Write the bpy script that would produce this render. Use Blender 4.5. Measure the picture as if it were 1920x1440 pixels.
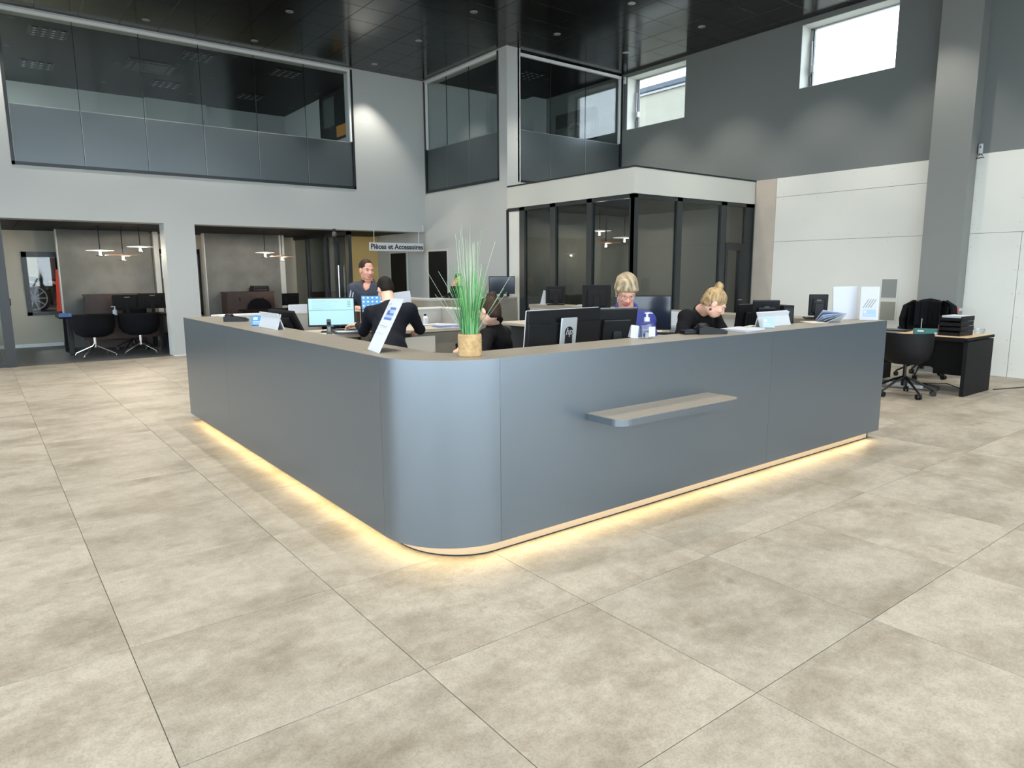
import bpy, bmesh, math, random
import numpy as np
from mathutils import Vector, Matrix, Euler
R = math.radians
random.seed(7)
SC = bpy.context.scene
COL = SC.collection
for o in list(bpy.data.objects): bpy.data.objects.remove(o)

# ------------------------------------------------------------- camera, sky, exposure
cam = bpy.data.cameras.new('camera'); cam.sensor_width = 36.0; cam.lens = 24.36; cam.clip_end = 200
camo = bpy.data.objects.new('camera', cam); COL.objects.link(camo)
YAW, PITCH, ROLL = 0.916524, 0.159884, -0.005169
Fh = Vector((math.cos(YAW), math.sin(YAW), 0)); R0 = Vector((math.sin(YAW), -math.cos(YAW), 0)); UZ = Vector((0, 0, 1))
FW = Fh*math.cos(PITCH) - UZ*math.sin(PITCH); UP0 = UZ*math.cos(PITCH) + Fh*math.sin(PITCH)
RT = R0*math.cos(ROLL) + UP0*math.sin(ROLL); UPV = -R0*math.sin(ROLL) + UP0*math.cos(ROLL)
CAMP = Vector((0, 0, 1.525))
camo.matrix_world = Matrix(((RT.x, UPV.x, -FW.x, 0), (RT.y, UPV.y, -FW.y, 0), (RT.z, UPV.z, -FW.z, 1.525), (0, 0, 0, 1)))
SC.camera = camo
SC.view_settings.view_transform = 'Standard'; SC.view_settings.look = 'None'
SC.view_settings.gamma = 1.0; SC.view_settings.use_curve_mapping = False
SC.view_settings.exposure = 0.35
W = bpy.data.worlds.new('overcast_sky'); SC.world = W; W.use_nodes = True
bg = W.node_tree.nodes['Background']; bg.inputs[0].default_value = (0.80, 0.915, 1.0, 1); bg.inputs[1].default_value = 7.2
SPOT_W = 168.0      # each ceiling downlight
OFFICE_W = 30.0     # each pendant lamp
LED_S = 7.0; LED_V = 18.0
# ------------------------------------------------------------- materials
MATS = {}
def mat(name, col, rough=0.5, metal=0.0, spec=0.5, noise=None, bump=None, emis=0, coat=0, rnd=0):
    m = bpy.data.materials.new(name); m.use_nodes = True; MATS[name] = m
    nt = m.node_tree; b = nt.nodes['Principled BSDF']
    b.inputs['Base Color'].default_value = (*col, 1); b.inputs['Roughness'].default_value = rough
    b.inputs['Metallic'].default_value = metal; b.inputs['Specular IOR Level'].default_value = spec
    if coat: b.inputs['Coat Weight'].default_value = coat
    if emis:
        if emis >= .6: b.inputs['Base Color'].default_value = (*[c*.12 for c in col], 1)
        b.inputs['Emission Color'].default_value = (*col, 1); b.inputs['Emission Strength'].default_value = emis
    if noise or bump: tc = nt.nodes.new('ShaderNodeTexCoord')
    if noise:   # (scale, dark factor, detail)
        n = nt.nodes.new('ShaderNodeTexNoise'); n.inputs['Scale'].default_value = noise[0]; n.inputs['Detail'].default_value = 5
        mp = nt.nodes.new('ShaderNodeMapping'); mp.inputs['Scale'].default_value = noise[2] if len(noise) > 2 else (1, 1, 1)
        nt.links.new(tc.outputs['Object'], mp.inputs[0]); nt.links.new(mp.outputs[0], n.inputs['Vector'])
        r = nt.nodes.new('ShaderNodeValToRGB'); r.color_ramp.elements[0].position = .35; r.color_ramp.elements[1].position = .65
        r.color_ramp.elements[0].color = (*[c*noise[1] for c in col], 1); r.color_ramp.elements[1].color = (*col, 1)
        nt.links.new(n.outputs['Fac'], r.inputs[0]); nt.links.new(r.outputs[0], b.inputs['Base Color'])
    if bump:
        n2 = nt.nodes.new('ShaderNodeTexNoise'); n2.inputs['Scale'].default_value = bump[0]; n2.inputs['Detail'].default_value = 4
        nt.links.new(tc.outputs['Object'], n2.inputs['Vector'])
        bp = nt.nodes.new('ShaderNodeBump'); bp.inputs['Strength'].default_value = bump[1]; bp.inputs['Distance'].default_value = .01
        nt.links.new(n2.outputs['Fac'], bp.inputs['Height']); nt.links.new(bp.outputs[0], b.inputs['Normal'])
    return m
def glassmat(name, tint, refl=1.0, rough=0.0):
    m = bpy.data.materials.new(name); m.use_nodes = True; MATS[name] = m; nt = m.node_tree; nt.nodes.clear()
    o = nt.nodes.new('ShaderNodeOutputMaterial'); t = nt.nodes.new('ShaderNodeBsdfTransparent'); t.inputs[0].default_value = (*tint, 1)
    g = nt.nodes.new('ShaderNodeBsdfGlossy'); g.inputs['Roughness'].default_value = rough; g.inputs[0].default_value = (refl, refl, refl, 1)
    lw = nt.nodes.new('ShaderNodeLayerWeight'); lw.inputs[0].default_value = .5; pw = nt.nodes.new('ShaderNodeMath'); pw.operation = 'POWER'; pw.inputs[1].default_value = 4.5
    f = nt.nodes.new('ShaderNodeMath'); f.operation = 'MULTIPLY_ADD'; f.inputs[1].default_value = .9; f.inputs[2].default_value = .034
    nt.links.new(lw.outputs['Facing'], pw.inputs[0]); nt.links.new(pw.outputs[0], f.inputs[0])
    x = nt.nodes.new('ShaderNodeMixShader'); nt.links.new(f.outputs[0], x.inputs[0]); nt.links.new(t.outputs[0], x.inputs[1]); nt.links.new(g.outputs[0], x.inputs[2])
    nt.links.new(x.outputs[0], o.inputs[0]); return m
def frostmat(name, col, clear):
    m = bpy.data.materials.new(name); m.use_nodes = True; MATS[name] = m; nt = m.node_tree; nt.nodes.clear()
    o = nt.nodes.new('ShaderNodeOutputMaterial'); t = nt.nodes.new('ShaderNodeBsdfTransparent'); t.inputs[0].default_value = (*col, 1)
    d = nt.nodes.new('ShaderNodeBsdfDiffuse'); d.inputs[0].default_value = (*col, 1)
    tl = nt.nodes.new('ShaderNodeBsdfTranslucent'); tl.inputs[0].default_value = (*col, 1)
    g = nt.nodes.new('ShaderNodeBsdfGlossy'); g.inputs['Roughness'].default_value = .28; g.inputs[0].default_value = (.6, .65, .68, 1)
    a = nt.nodes.new('ShaderNodeMixShader'); a.inputs[0].default_value = .5; nt.links.new(d.outputs[0], a.inputs[1]); nt.links.new(tl.outputs[0], a.inputs[2])
    b = nt.nodes.new('ShaderNodeMixShader'); b.inputs[0].default_value = clear; nt.links.new(a.outputs[0], b.inputs[1]); nt.links.new(t.outputs[0], b.inputs[2])
    c = nt.nodes.new('ShaderNodeMixShader'); c.inputs[0].default_value = .12; nt.links.new(b.outputs[0], c.inputs[1]); nt.links.new(g.outputs[0], c.inputs[2])
    nt.links.new(c.outputs[0], o.inputs[0]); return m
def floormat():
    m = bpy.data.materials.new('stone_tile'); m.use_nodes = True; MATS['stone_tile'] = m; nt = m.node_tree; N = nt.nodes; L = nt.links
    b = N['Principled BSDF']; oi = N.new('ShaderNodeObjectInfo'); tc = N.new('ShaderNodeTexCoord')
    mul = N.new('ShaderNodeVectorMath'); mul.operation = 'SCALE'; mul.inputs[0].default_value = (37.1, 91.7, 13.3); L.new(oi.outputs['Random'], mul.inputs['Scale'])
    add = N.new('ShaderNodeVectorMath'); L.new(tc.outputs['Object'], add.inputs[0]); L.new(mul.outputs[0], add.inputs[1])
    def noise(s, d, rg, vs=None):
        n = N.new('ShaderNodeTexNoise'); n.inputs['Scale'].default_value = s; n.inputs['Detail'].default_value = d; n.inputs['Roughness'].default_value = rg
        if vs:
            mp = N.new('ShaderNodeMapping'); mp.inputs['Scale'].default_value = vs; L.new(add.outputs[0], mp.inputs[0]); L.new(mp.outputs[0], n.inputs['Vector'])
        else: L.new(add.outputs[0], n.inputs['Vector'])
        return n
    def ramp(src, p0, c0, p1, c1):
        r = N.new('ShaderNodeValToRGB'); e = r.color_ramp.elements; e[0].position = p0; e[1].position = p1; e[0].color = (*c0, 1); e[1].color = (*c1, 1)
        L.new(src, r.inputs[0]); return r
    big = noise(1.5, 8, .68, (1, 1.5, 1)); fine = noise(11, 10, .82); grain = noise(110, 4, .7)
    r1 = ramp(big.outputs['Fac'], .33, (.235, .203, .155), .56, (.378, .343, .284))
    r2 = ramp(fine.outputs['Fac'], .36, (.77, .76, .74), .58, (1, 1, 1))
    r3 = ramp(grain.outputs['Fac'], .38, (.70, .69, .67), .54, (1, 1, 1))
    m1 = N.new('ShaderNodeMix'); m1.data_type = 'RGBA'; m1.blend_type = 'MULTIPLY'; m1.inputs[0].default_value = 1; L.new(r1.outputs[0], m1.inputs[6]); L.new(r2.outputs[0], m1.inputs[7])
    m2 = N.new('ShaderNodeMix'); m2.data_type = 'RGBA'; m2.blend_type = 'MULTIPLY'; m2.inputs[0].default_value = .6; L.new(m1.outputs[2], m2.inputs[6]); L.new(r3.outputs[0], m2.inputs[7])
    vr = N.new('ShaderNodeMapRange'); vr.inputs[3].default_value = .90; vr.inputs[4].default_value = 1.03; L.new(oi.outputs['Random'], vr.inputs[0])
    m3 = N.new('ShaderNodeVectorMath'); m3.operation = 'SCALE'; L.new(m2.outputs[2], m3.inputs[0]); L.new(vr.outputs[0], m3.inputs['Scale'])
    st = noise(2.3, 10, .74); r4 = ramp(st.outputs['Fac'], .27, (.66, .61, .53), .40, (1, 1, 1))
    m4 = N.new('ShaderNodeMix'); m4.data_type = 'RGBA'; m4.blend_type = 'MULTIPLY'; m4.inputs[0].default_value = 1; L.new(m3.outputs[0], m4.inputs[6]); L.new(r4.outputs[0], m4.inputs[7])
    L.new(m4.outputs[2], b.inputs['Base Color'])
    rr = N.new('ShaderNodeMapRange'); rr.inputs[3].default_value = .42; rr.inputs[4].default_value = .62; L.new(fine.outputs['Fac'], rr.inputs[0]); L.new(rr.outputs[0], b.inputs['Roughness'])
    bp = N.new('ShaderNodeBump'); bp.inputs['Strength'].default_value = .12; bp.inputs['Distance'].default_value = .004; L.new(grain.outputs['Fac'], bp.inputs['Height']); L.new(bp.outputs[0], b.inputs['Normal'])
    return m
floormat()
mat('grout', (.16, .145, .12), .9)
mat('grey_paint', (.43, .445, .435), .75, bump=(60, .02))
mat('pale_paint', (.525, .53, .485), .75, bump=(60, .02))
mat('dark_grey_paint', (.150, .164, .160), .7, bump=(60, .02))
mat('column_paint', (.205, .212, .203), .7, bump=(60, .02))
mat('board_white', (.68, .68, .63), .8, noise=(1.2, .96))
mat('board_seam', (.10, .10, .09), .9)
mat('raw_board', (.48, .42, .35), .85, noise=(3, .9))
mat('ceiling_black', (.0035, .0042, .0045), .15, spec=.38)
mat('office_ceiling', (.006, .006, .0065), .6, spec=.25)
mat('mezz_ceiling', (.005, .006, .0065), .5, spec=.2)
mat('frame_black', (.012, .015, .017), .38)
mat('frame_grey', (.030, .036, .038), .35, metal=.3)
mat('white_trim', (.66, .68, .68), .5)
mat('concrete', (.142, .148, .142), .8, noise=(2.2, .72), bump=(14, .12))
mat('beige_wall', (.40, .375, .31), .8)
mat('cabin_wall', (.27, .27, .25), .8)
mat('office_floor', (.085, .088, .085), .45, noise=(4, .8))
mat('yellow_wall', (.72, .50, .20), .8)
mat('workshop_wall', (.62, .54, .27), .8)
mat('panel_grey', (.198, .228, .262), .28, metal=.82, spec=.5)
mat('top_taupe', (.25, .225, .182), .42, noise=(6, .88, (1, 14, 1)))
mat('plinth_tan', (.36, .28, .19), .5)
mat('black_base', (.006, .006, .006), .6)
mat('partition_grey', (.42, .41, .38), .5)
mat('worktop', (.46, .42, .35), .5, noise=(5, .92))
mat('led_warm', (1.0, .70, .30), .5, emis=LED_S); mat('led_face', (1.0, .72, .34), .5, emis=LED_V)
mat('lens_white', (1, .95, .85), .5, emis=3.0)
mat('black_plastic', (.0045, .005, .0065), .42, spec=.28)
mat('black_matte', (.0055, .0055, .0062), .6, spec=.22, bump=(120, .2))
mat('black_fabric', (.006, .006, .008), .9, spec=.15, bump=(200, .3))
mat('grey_plastic', (.08, .085, .09), .45)
mat('white_plastic', (.50, .515, .54), .4)
mat('paper', (.50, .515, .56), .7, spec=.2)
mat('paper_warm', (.60, .57, .50), .6)
mat('paper_blue', (.09, .16, .42), .5)
mat('card_blue', (.06, .24, .62), .4)
mat('pale_blue', (.30, .42, .60), .4)
mat('silver', (.62, .66, .70), .32, metal=.7)
mat('chrome', (.8, .8, .8), .12, metal=1.0)
mat('steel', (.45, .46, .47), .3, metal=.9)
mat('screen_cyan', (.42, .74, .80), .3, emis=.75)
mat('screen_line', (.10, .22, .26), .4)
mat('screen_blue', (.10, .38, .75), .3, emis=.7)
mat('screen_icon', (.8, .9, 1.0), .3, emis=.8)
mat('screen_off', (.014, .020, .034), .12)
mat('wood_brown', (.060, .032, .024), .5, noise=(5, .7, (1, 1, 12)))
mat('wood_light', (.60, .43, .25), .45, noise=(4, .85, (8, 1, 1)))
mat('rope', (.52, .34, .16), .85, noise=(40, .7), bump=(90, .5))
mat('soil', (.05, .03, .02), .9)
mat('grass_bright', (.16, .50, .14), .5, noise=(6, .55))
mat('grass_dark', (.06, .26, .10), .5, noise=(6, .6))
mat('grass_dry', (.42, .50, .36), .6)
mat('skin', (.62, .33, .23), .5, bump=(90, .06))
mat('skin_fair', (.68, .40, .29), .5, bump=(90, .06))
mat('skin_red', (.62, .31, .22), .5, bump=(90, .06))
mat('lips', (.42, .09, .08), .45)
mat('lips_pale', (.45, .18, .14), .5)
mat('eye_white', (.42, .40, .38), .4)
mat('eye_dark', (.02, .015, .012), .2)
mat('brow_dark', (.05, .03, .02), .8)
mat('brow_fair', (.25, .15, .08), .8)
mat('hair_dark', (.012, .009, .006), .6, spec=.2, noise=(60, .4, (1, 1, .15)), bump=(160, .5))
mat('hair_brown', (.040, .020, .010), .55, spec=.25, noise=(60, .35, (1, 1, .15)), bump=(160, .5))
mat('hair_blonde', (.50, .33, .15), .45, noise=(70, .35, (1, 1, .12)), bump=(160, .5))
mat('hair_streaked', (.50, .39, .24), .5, noise=(38, .28, (1, .3, .2)), bump=(140, .5))
mat('navy_suit', (.005, .006, .012), .8, spec=.2, bump=(180, .2))
mat('navy_jacket', (.022, .027, .048), .7, bump=(50, .25))
mat('black_knit', (.006, .006, .007), .85, spec=.15, bump=(120, .3))
mat('royal_blue', (.018, .028, .19), .65, bump=(40, .3))
mat('dark_red', (.10, .006, .012), .7)
mat('trouser', (.012, .013, .017), .8)
mat('shoe', (.01, .009, .008), .4)
mat('red_dark', (.22, .01, .02), .3)
mat('teal_box', (.01, .11, .10), .5)
mat('rim_grey', (.22, .22, .23), .4)
mat('screw_grey', (.30, .30, .28), .5)
mat('tape_red', (.65, .02, .02), .4)
mat('car_paint', (.008, .010, .009), .45, spec=.25)
mat('car_blue', (.010, .045, .15), .5, spec=.3)
mat('tyre', (.006, .006, .006), .8)
mat('orange_red', (.75, .06, .02), .5)
mat('lamp_white', (.85, .84, .80), .4, emis=.55)
mat('lamp_copper', (.55, .28, .16), .4, emis=.25)
mat('lamp_glow', (1, .92, .80), .4, emis=5)
mat('cable_dark', (.02, .02, .02), .6)
mat('liquid', (.75, .80, .84), .08)
mat('roof_slate', (.025, .035, .05), .7)
mat('render_beige', (.165, .16, .132), .85, noise=(2, .93))
mat('ground', (.25, .25, .24), .9)
mat('photo_dark', (.012, .016, .016), .35)
mat('photo_mid', (.09, .10, .10), .4)
mat('photo_light', (.13, .135, .13), .4)
mat('photo_orange', (.60, .26, .05), .4)
mat('hatch_grey', (.25, .26, .25), .6)
mat('hatch_tan', (.27, .27, .23), .6)
glassmat('glass', (.92, .95, .945)); glassmat('glass_dark', (.72, .745, .74)); glassmat('glass_clear', (.97, .98, .985))
frostmat('frosted', (.165, .195, .205), .34); frostmat('painted_edge_glow', (.48, .53, .52), .25)

# ------------------------------------------------------------- mesh helpers
class M:
    def __init__(s): s.b = bmesh.new()
    def _mv(s, vs, rot, c):
        if rot is not None: bmesh.ops.transform(s.b, matrix=rot.to_4x4(), verts=vs)
        bmesh.ops.translate(s.b, verts=vs, vec=Vector(c))
    def bx(s, x0, x1, y0, y1, z0, z1, bev=0, seg=2):
        return s.box(((x0+x1)/2, (y0+y1)/2, (z0+z1)/2), (abs(x1-x0), abs(y1-y0), abs(z1-z0)), None, bev, seg)
    def box(s, c, d, rot=None, bev=0, seg=2):
        r = bmesh.ops.create_cube(s.b, size=1.0); vs = r['verts']
        bmesh.ops.scale(s.b, verts=vs, vec=Vector(d))
        if bev:
            es = list({e for v in vs for e in v.link_edges})
            r = bmesh.ops.bevel(s.b, geom=es, offset=bev, segments=seg, affect='EDGES', profile=.5)
            vs = list({v for f in r['faces'] for v in f.verts} | {v for v in vs if v.is_valid})
        s._mv(vs, rot, c); return s
    def cyl(s, a, b, r0, r1=None, n=16):
        a = Vector(a); b = Vector(b); r1 = r0 if r1 is None else r1; d = b-a
        r = bmesh.ops.create_cone(s.b, cap_ends=True, segments=n, radius1=r0, radius2=max(r1, 1e-4), depth=d.length)
        s._mv(r['verts'], d.to_track_quat('Z', 'Y').to_matrix(), (a+b)/2); return s
    def ell(s, c, r, rot=None, u=16, v=10):
        k = bmesh.ops.create_uvsphere(s.b, u_segments=u, v_segments=v, radius=1.0); bmesh.ops.scale(s.b, verts=k['verts'], vec=Vector(r))
        s._mv(k['verts'], rot, c); return s
    def lathe(s, prof, n=20, c=(0, 0, 0), sx=1, sy=1):
        rings = []
        for (r, z) in prof:
            rings.append([s.b.verts.new((c[0]+sx*r*math.cos(2*math.pi*i/n), c[1]+sy*r*math.sin(2*math.pi*i/n), c[2]+z)) for i in range(n)])
        for a, b in zip(rings, rings[1:]):
            for i in range(n): s.b.faces.new((a[i], a[(i+1) % n], b[(i+1) % n], b[i]))
        s.b.faces.new(rings[0][::-1]); s.b.faces.new(rings[-1]); return s
    def prism(s, pts, z0, z1, rot=None, c=(0, 0, 0)):
        lo = [s.b.verts.new((x, y, z0)) for x, y in pts]; hi = [s.b.verts.new((x, y, z1)) for x, y in pts]; n = len(pts)
        for i in range(n): s.b.faces.new((lo[i], lo[(i+1) % n], hi[(i+1) % n], hi[i]))
        s.b.faces.new(lo[::-1]); s.b.faces.new(hi); s._mv(lo+hi, rot, c); return s
    def strip(s, o, i, z0, z1):   # wall between two matching polylines
        n = len(o); V = [[s.b.verts.new((*p, z)) for p in q] for q in (o, i) for z in (z0, z1)]
        ol, oh, il, ih = V
        for k in range(n-1):
            s.b.faces.new((ol[k], ol[k+1], oh[k+1], oh[k])); s.b.faces.new((il[k+1], il[k], ih[k], ih[k+1]))
            s.b.faces.new((oh[k], oh[k+1], ih[k+1], ih[k])); s.b.faces.new((ol[k+1], ol[k], il[k], il[k+1]))
        s.b.faces.new((ol[0], oh[0], ih[0], il[0])); s.b.faces.new((ol[-1], il[-1], ih[-1], oh[-1])); return s
    def tube(s, pts, r, n=8, taper=None):
        pts = [Vector(p) for p in pts]; rings = []
        for k, p in enumerate(pts):
            t = (pts[min(k+1, len(pts)-1)] - pts[max(k-1, 0)]).normalized(); q = t.to_track_quat('Z', 'Y').to_matrix()
            rr = r if taper is None else r + (taper-r)*k/(len(pts)-1)
            rings.append([s.b.verts.new(p + q @ Vector((rr*math.cos(2*math.pi*i/n), rr*math.sin(2*math.pi*i/n), 0))) for i in range(n)])
        for a, b in zip(rings, rings[1:]):
            for i in range(n): s.b.faces.new((a[i], a[(i+1) % n], b[(i+1) % n], b[i]))
        s.b.faces.new(rings[0][::-1]); s.b.faces.new(rings[-1]); return s
    def poly(s, pts): s.b.faces.new([s.b.verts.new(p) for p in pts]); return s
    def holed(s, ax, c0, c1, u0, u1, z0, z1, holes):
        us = sorted({u0, u1, *[h[0] for h in holes], *[h[1] for h in holes]}); zs = sorted({z0, z1, *[h[2] for h in holes], *[h[3] for h in holes]})
        for a, b in zip(us, us[1:]):
            run = None
            for c, d in list(zip(zs, zs[1:])) + [(None, None)]:
                solid = c is not None and u0 <= (a+b)/2 <= u1 and z0 <= (c+d)/2 <= z1 and not any(h[0] < (a+b)/2 < h[1] and h[2] < (c+d)/2 < h[3] for h in holes)
                if solid: run = (run[0] if run else c, d)
                elif run:
                    if ax == 'x': s.bx(c0, c1, a, b, *run)
                    else: s.bx(a, b, c0, c1, *run)
                    run = None
        return s
    def ob(s, name, m, parent=None, smooth=False, kind=None, loc=None):
        bmesh.ops.recalc_face_normals(s.b, faces=s.b.faces)
        me = bpy.data.meshes.new(name); s.b.to_mesh(me); s.b.free()
        me.materials.append(MATS[m])
        return link(name, me, parent, smooth, kind, loc)
def link(name, me, parent=None, smooth=False, kind=None, loc=None):
    o = bpy.data.objects.new(name, me); COL.objects.link(o)
    if smooth:
        me.polygons.foreach_set('use_smooth', [True]*len(me.polygons))
        if smooth != 'all': me.set_sharp_from_angle(angle=R(40))
    if parent: o.parent = parent
    if kind: o['kind'] = kind
    if loc: o.location = loc
    return o
def E(name, label, cat, loc=(0, 0, 0), rz=0, group=None):
    o = bpy.data.objects.new(name, None); COL.objects.link(o); o.empty_display_size = .1
    o.location = loc; o.rotation_euler = (0, 0, rz); return tag(o, label, cat, group)
def tag(o, label, cat, group=None):
    o['label'] = label; o['category'] = cat
    if group: o['group'] = group
    return o
def S(o, label=None):
    o['kind'] = 'structure'
    if label: o['label'] = label
    return o
def SE(name, loc=(0, 0, 0)):
    o = bpy.data.objects.new(name, None); COL.objects.link(o); o.location = loc; return S(o)
def dup(root, loc, rz, label=None):
    r = root.copy(); COL.objects.link(r); r.location = loc; r.rotation_euler = (0, 0, rz)
    if label: r['label'] = label
    for ch in list(root.children):
        c = ch.copy(); COL.objects.link(c); c.parent = r
        for g in ch.children:
            d = g.copy(); COL.objects.link(d); d.parent = c
    return r
def text(name, body, m, parent, size, mtx, ext=.001, off=0, shear=0, align='CENTER'):
    cu = bpy.data.curves.new(name, 'FONT'); cu.body = body; cu.size = size; cu.extrude = ext; cu.offset = off; cu.shear = shear
    cu.align_x = align; cu.align_y = 'CENTER'; cu.resolution_u = 3
    o = bpy.data.objects.new(name, cu); COL.objects.link(o)
    me = bpy.data.meshes.new_from_object(o.evaluated_get(bpy.context.evaluated_depsgraph_get()))
    bpy.data.objects.remove(o); me.materials.clear(); me.materials.append(MATS[m])
    q = link(name, me, parent); q.matrix_local = mtx; return q
def inview(p, mx=.06):
    d = Vector(p)-CAMP; k = d.dot(FW)
    if k < .1: return False
    u = d.dot(RT)/k*1299.16/960; v = d.dot(UPV)/k*1299.16/720
    return abs(u) < 1+mx and abs(v) < 1+mx
# ============================================================= structure
YL, XM, XR, YC, ZC = 14.131, 8.364, 11.621, 7.722, 5.73
# floor: each large stone tile is a part
fl = M().bx(-7, XR, -5.5, 14.25, -.2, -.006).ob('floor', 'grout'); S(fl, 'large beige concrete-look stone floor')
T = .8825; tx0, ty0 = .357, 1.303
tmesh = None; rest = M()
for i in range(-9, 14):
    for j in range(-8, 16):
        x0, y0 = tx0+i*T, ty0+j*T; x1, y1 = min(x0+T, XR), min(y0+T, 14.2)
        x0c, y0c = max(x0, -7), max(y0, -5.5)
        if x1-x0c < .05 or y1-y0c < .05: continue
        vis = any(inview((a, b, 0), .03) for a in (x0c, (x0c+x1)/2, x1) for b in (y0c, (y0c+y1)/2, y1))
        full = abs(x1-x0c-T) < 1e-4 and abs(y1-y0c-T) < 1e-4; g = .0016
        if not vis: rest.bx(x0c+g, x1-g, y0c+g, y1-g, -.012, 0); continue
        if full and tmesh: o = link('tile', tmesh, fl)
        else: o = M().bx(-(x1-x0c)/2+g, (x1-x0c)/2-g, -(y1-y0c)/2+g, (y1-y0c)/2-g, -.012, 0, .0006, 1).ob('tile', 'stone_tile', fl)
        if full: tmesh = tmesh or o.data
        o.location = ((x0c+x1)/2, (y0c+y1)/2, random.uniform(-.0006, .0006))
rest.ob('tiles_beyond', 'stone_tile', fl, kind='stuff')
# main ceiling of black metal tiles
ce = M().bx(-7, XR, -5.5, YL, ZC+.012, ZC+.2).ob('ceiling', 'frame_black'); S(ce, 'glossy black tiled ceiling')
cm = None; rest = M(); g = .003
for i in range(-28, 5):
    for j in range(-24, 11):
        x0, y0 = 9.59+i*.6, 8.485+j*.6; x1, y1 = min(x0+.6, XR), min(y0+.6, YL); x0c, y0c = max(x0, -7), max(y0, -5.5)
        if x1-x0c < .04 or y1-y0c < .04: continue
        vis = any(inview((a, b, ZC), .02) for a in (x0c, x1) for b in (y0c, y1))
        if not vis: rest.bx(x0c+g, x1-g, y0c+g, y1-g, ZC, ZC+.012); continue
        full = x1-x0c > .599 and y1-y0c > .599
        if full and cm: o = link('ceiling_tile', cm, ce)
        else: o = M().bx(-(x1-x0c)/2+g, (x1-x0c)/2-g, -(y1-y0c)/2+g, (y1-y0c)/2-g, 0, .012, .002, 1).ob('ceiling_tile', 'ceiling_black', ce)
        if full: cm = cm or o.data
        o.location = ((x0c+x1)/2, (y0c+y1)/2, ZC)
        o.rotation_euler = (random.uniform(-.0012, .0012), random.uniform(-.0012, .0012), 0)
rest.ob('tiles_beyond', 'ceiling_black', ce, kind='stuff')
# left wall with the mezzanine strip window and two office openings
S(M().holed('y', YL, YL+.4, -7, XM, 0, ZC+.2, [(-2.6, 2.85, -1, 2.44), (3.375, XM, -1, 2.44), (.676, 6.674, 3.29, 5.70)]).ob('wall_left', 'grey_paint'), 'grey painted wall over the open offices')
S(M().holed('x', XM, XM+.3, 11.02, 17.9, 0, ZC+.2, [(11.28, 14.08, 3.30, 5.70)]).ob('wall_middle', 'grey_paint'), 'grey wall beside the parts counter')
S(M().bx(XM+.3, XR, 11.07, 11.37, 0, 3.27).bx(XM+.26, XM+.33, 11.02, 11.37, 3.27, ZC).ob('wall_inner', 'grey_paint'))
S(M().holed('x', XR, XR+.4, -5.5, 14.6, 0, ZC+.2, [(9.43, 11.0, 4.57, 5.655), (5.385, 6.975, 4.62, 5.645)]).ob('wall_right', 'dark_grey_paint'), 'dark grey wall above the unpainted boards')
wr = SE('wall_lining'); wr['label'] = 'unpainted white wall boards beside the black desk'
def board(y0, y1, z0, z1, m='board_white', d=.014):
    M().bx(XR-d, XR, y0+.003, y1-.003, z0+.003, z1-.003).ob('board', m, wr)
M().bx(XR-.004, XR, 2.6, 7.7, 0, 3.16).ob('backing', 'board_seam', wr)
for y0, y1 in ((4.13, 7.29), (2.6, 4.13)):
    n = 1
    for z0, z1 in ((0, 2.047), (2.047, 2.83), (2.83, 3.165)) if y0 > 4 else ((0, 2.047), (2.047, 3.165)):
        if y0 == 2.6 and z0 == 0: board(y0, 3.48, z0, z1); board(3.48, y1, z0, z1)
        else: board(y0, y1, z0, z1)
M().bx(XR-.024, XR-.0, 7.29, 7.70, 0, 3.16).ob('raw_strip', 'raw_board', wr)
sc = M()
for y in np.arange(2.8, 7.2, .62):
    for z in (.12, 1.99, 2.11, 2.78, 2.88, 3.1): sc.cyl((XR-.016, y, z), (XR-.0125, y, z), .0055, n=6)
for z in np.arange(.2, 3.0, .33):
    for y in (4.10, 3.52, 3.44): sc.cyl((XR-.016, y, z), (XR-.0125, y, z), .0055, n=6)
sc.ob('screws', 'screw_grey', wr, kind='stuff')
S(M().bx(11.356, XR, 4.13, 4.667, 0, ZC).ob('wall_column', 'column_paint'), 'square grey column standing against the right wall')
# shop front behind the viewer: two glazed facades
def facade(name, ax, c, u0, u1, z1, n):
    w = SE(name); 
    fr = M()
    for k in range(n+1):
        u = u0+(u1-u0)*k/n
        (fr.bx(u-.04, u+.04, c-.05, c+.05, 0, z1) if ax == 'y' else fr.bx(c-.05, c+.05, u-.04, u+.04, 0, z1))
    for z in (0, 2.4, z1-.08): (fr.bx(u0, u1, c-.05, c+.05, z, z+.08) if ax == 'y' else fr.bx(c-.05, c+.05, u0, u1, z, z+.08))
    fr.ob('frame', 'frame_black', w)
    for k in range(n):
        a = u0+(u1-u0)*k/n+.04; b = u0+(u1-u0)*(k+1)/n-.04
        (M().bx(a, b, c-.006, c+.006, .08, z1-.08) if ax == 'y' else M().bx(c-.006, c+.006, a, b, .08, z1-.08)).ob('pane', 'glass_clear', w)
S(M().holed('y', -5.8, -5.5, -7.3, XR+.4, 0, ZC+.2, [(-7.2, 10.0, 0, 5.2)]).ob('wall_front', 'dark_grey_paint'))
S(M().holed('x', -7.3, -7, -5.8, YL+.4, 0, ZC+.2, [(-5.7, 9, 0, 5.2)]).ob('wall_side', 'grey_paint'))
facade('window_1', 'y', -5.6, -7.2, 10.0, 5.2, 10); facade('window_2', 'x', -7.1, -5.65, 9, 5.2, 8)
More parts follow.
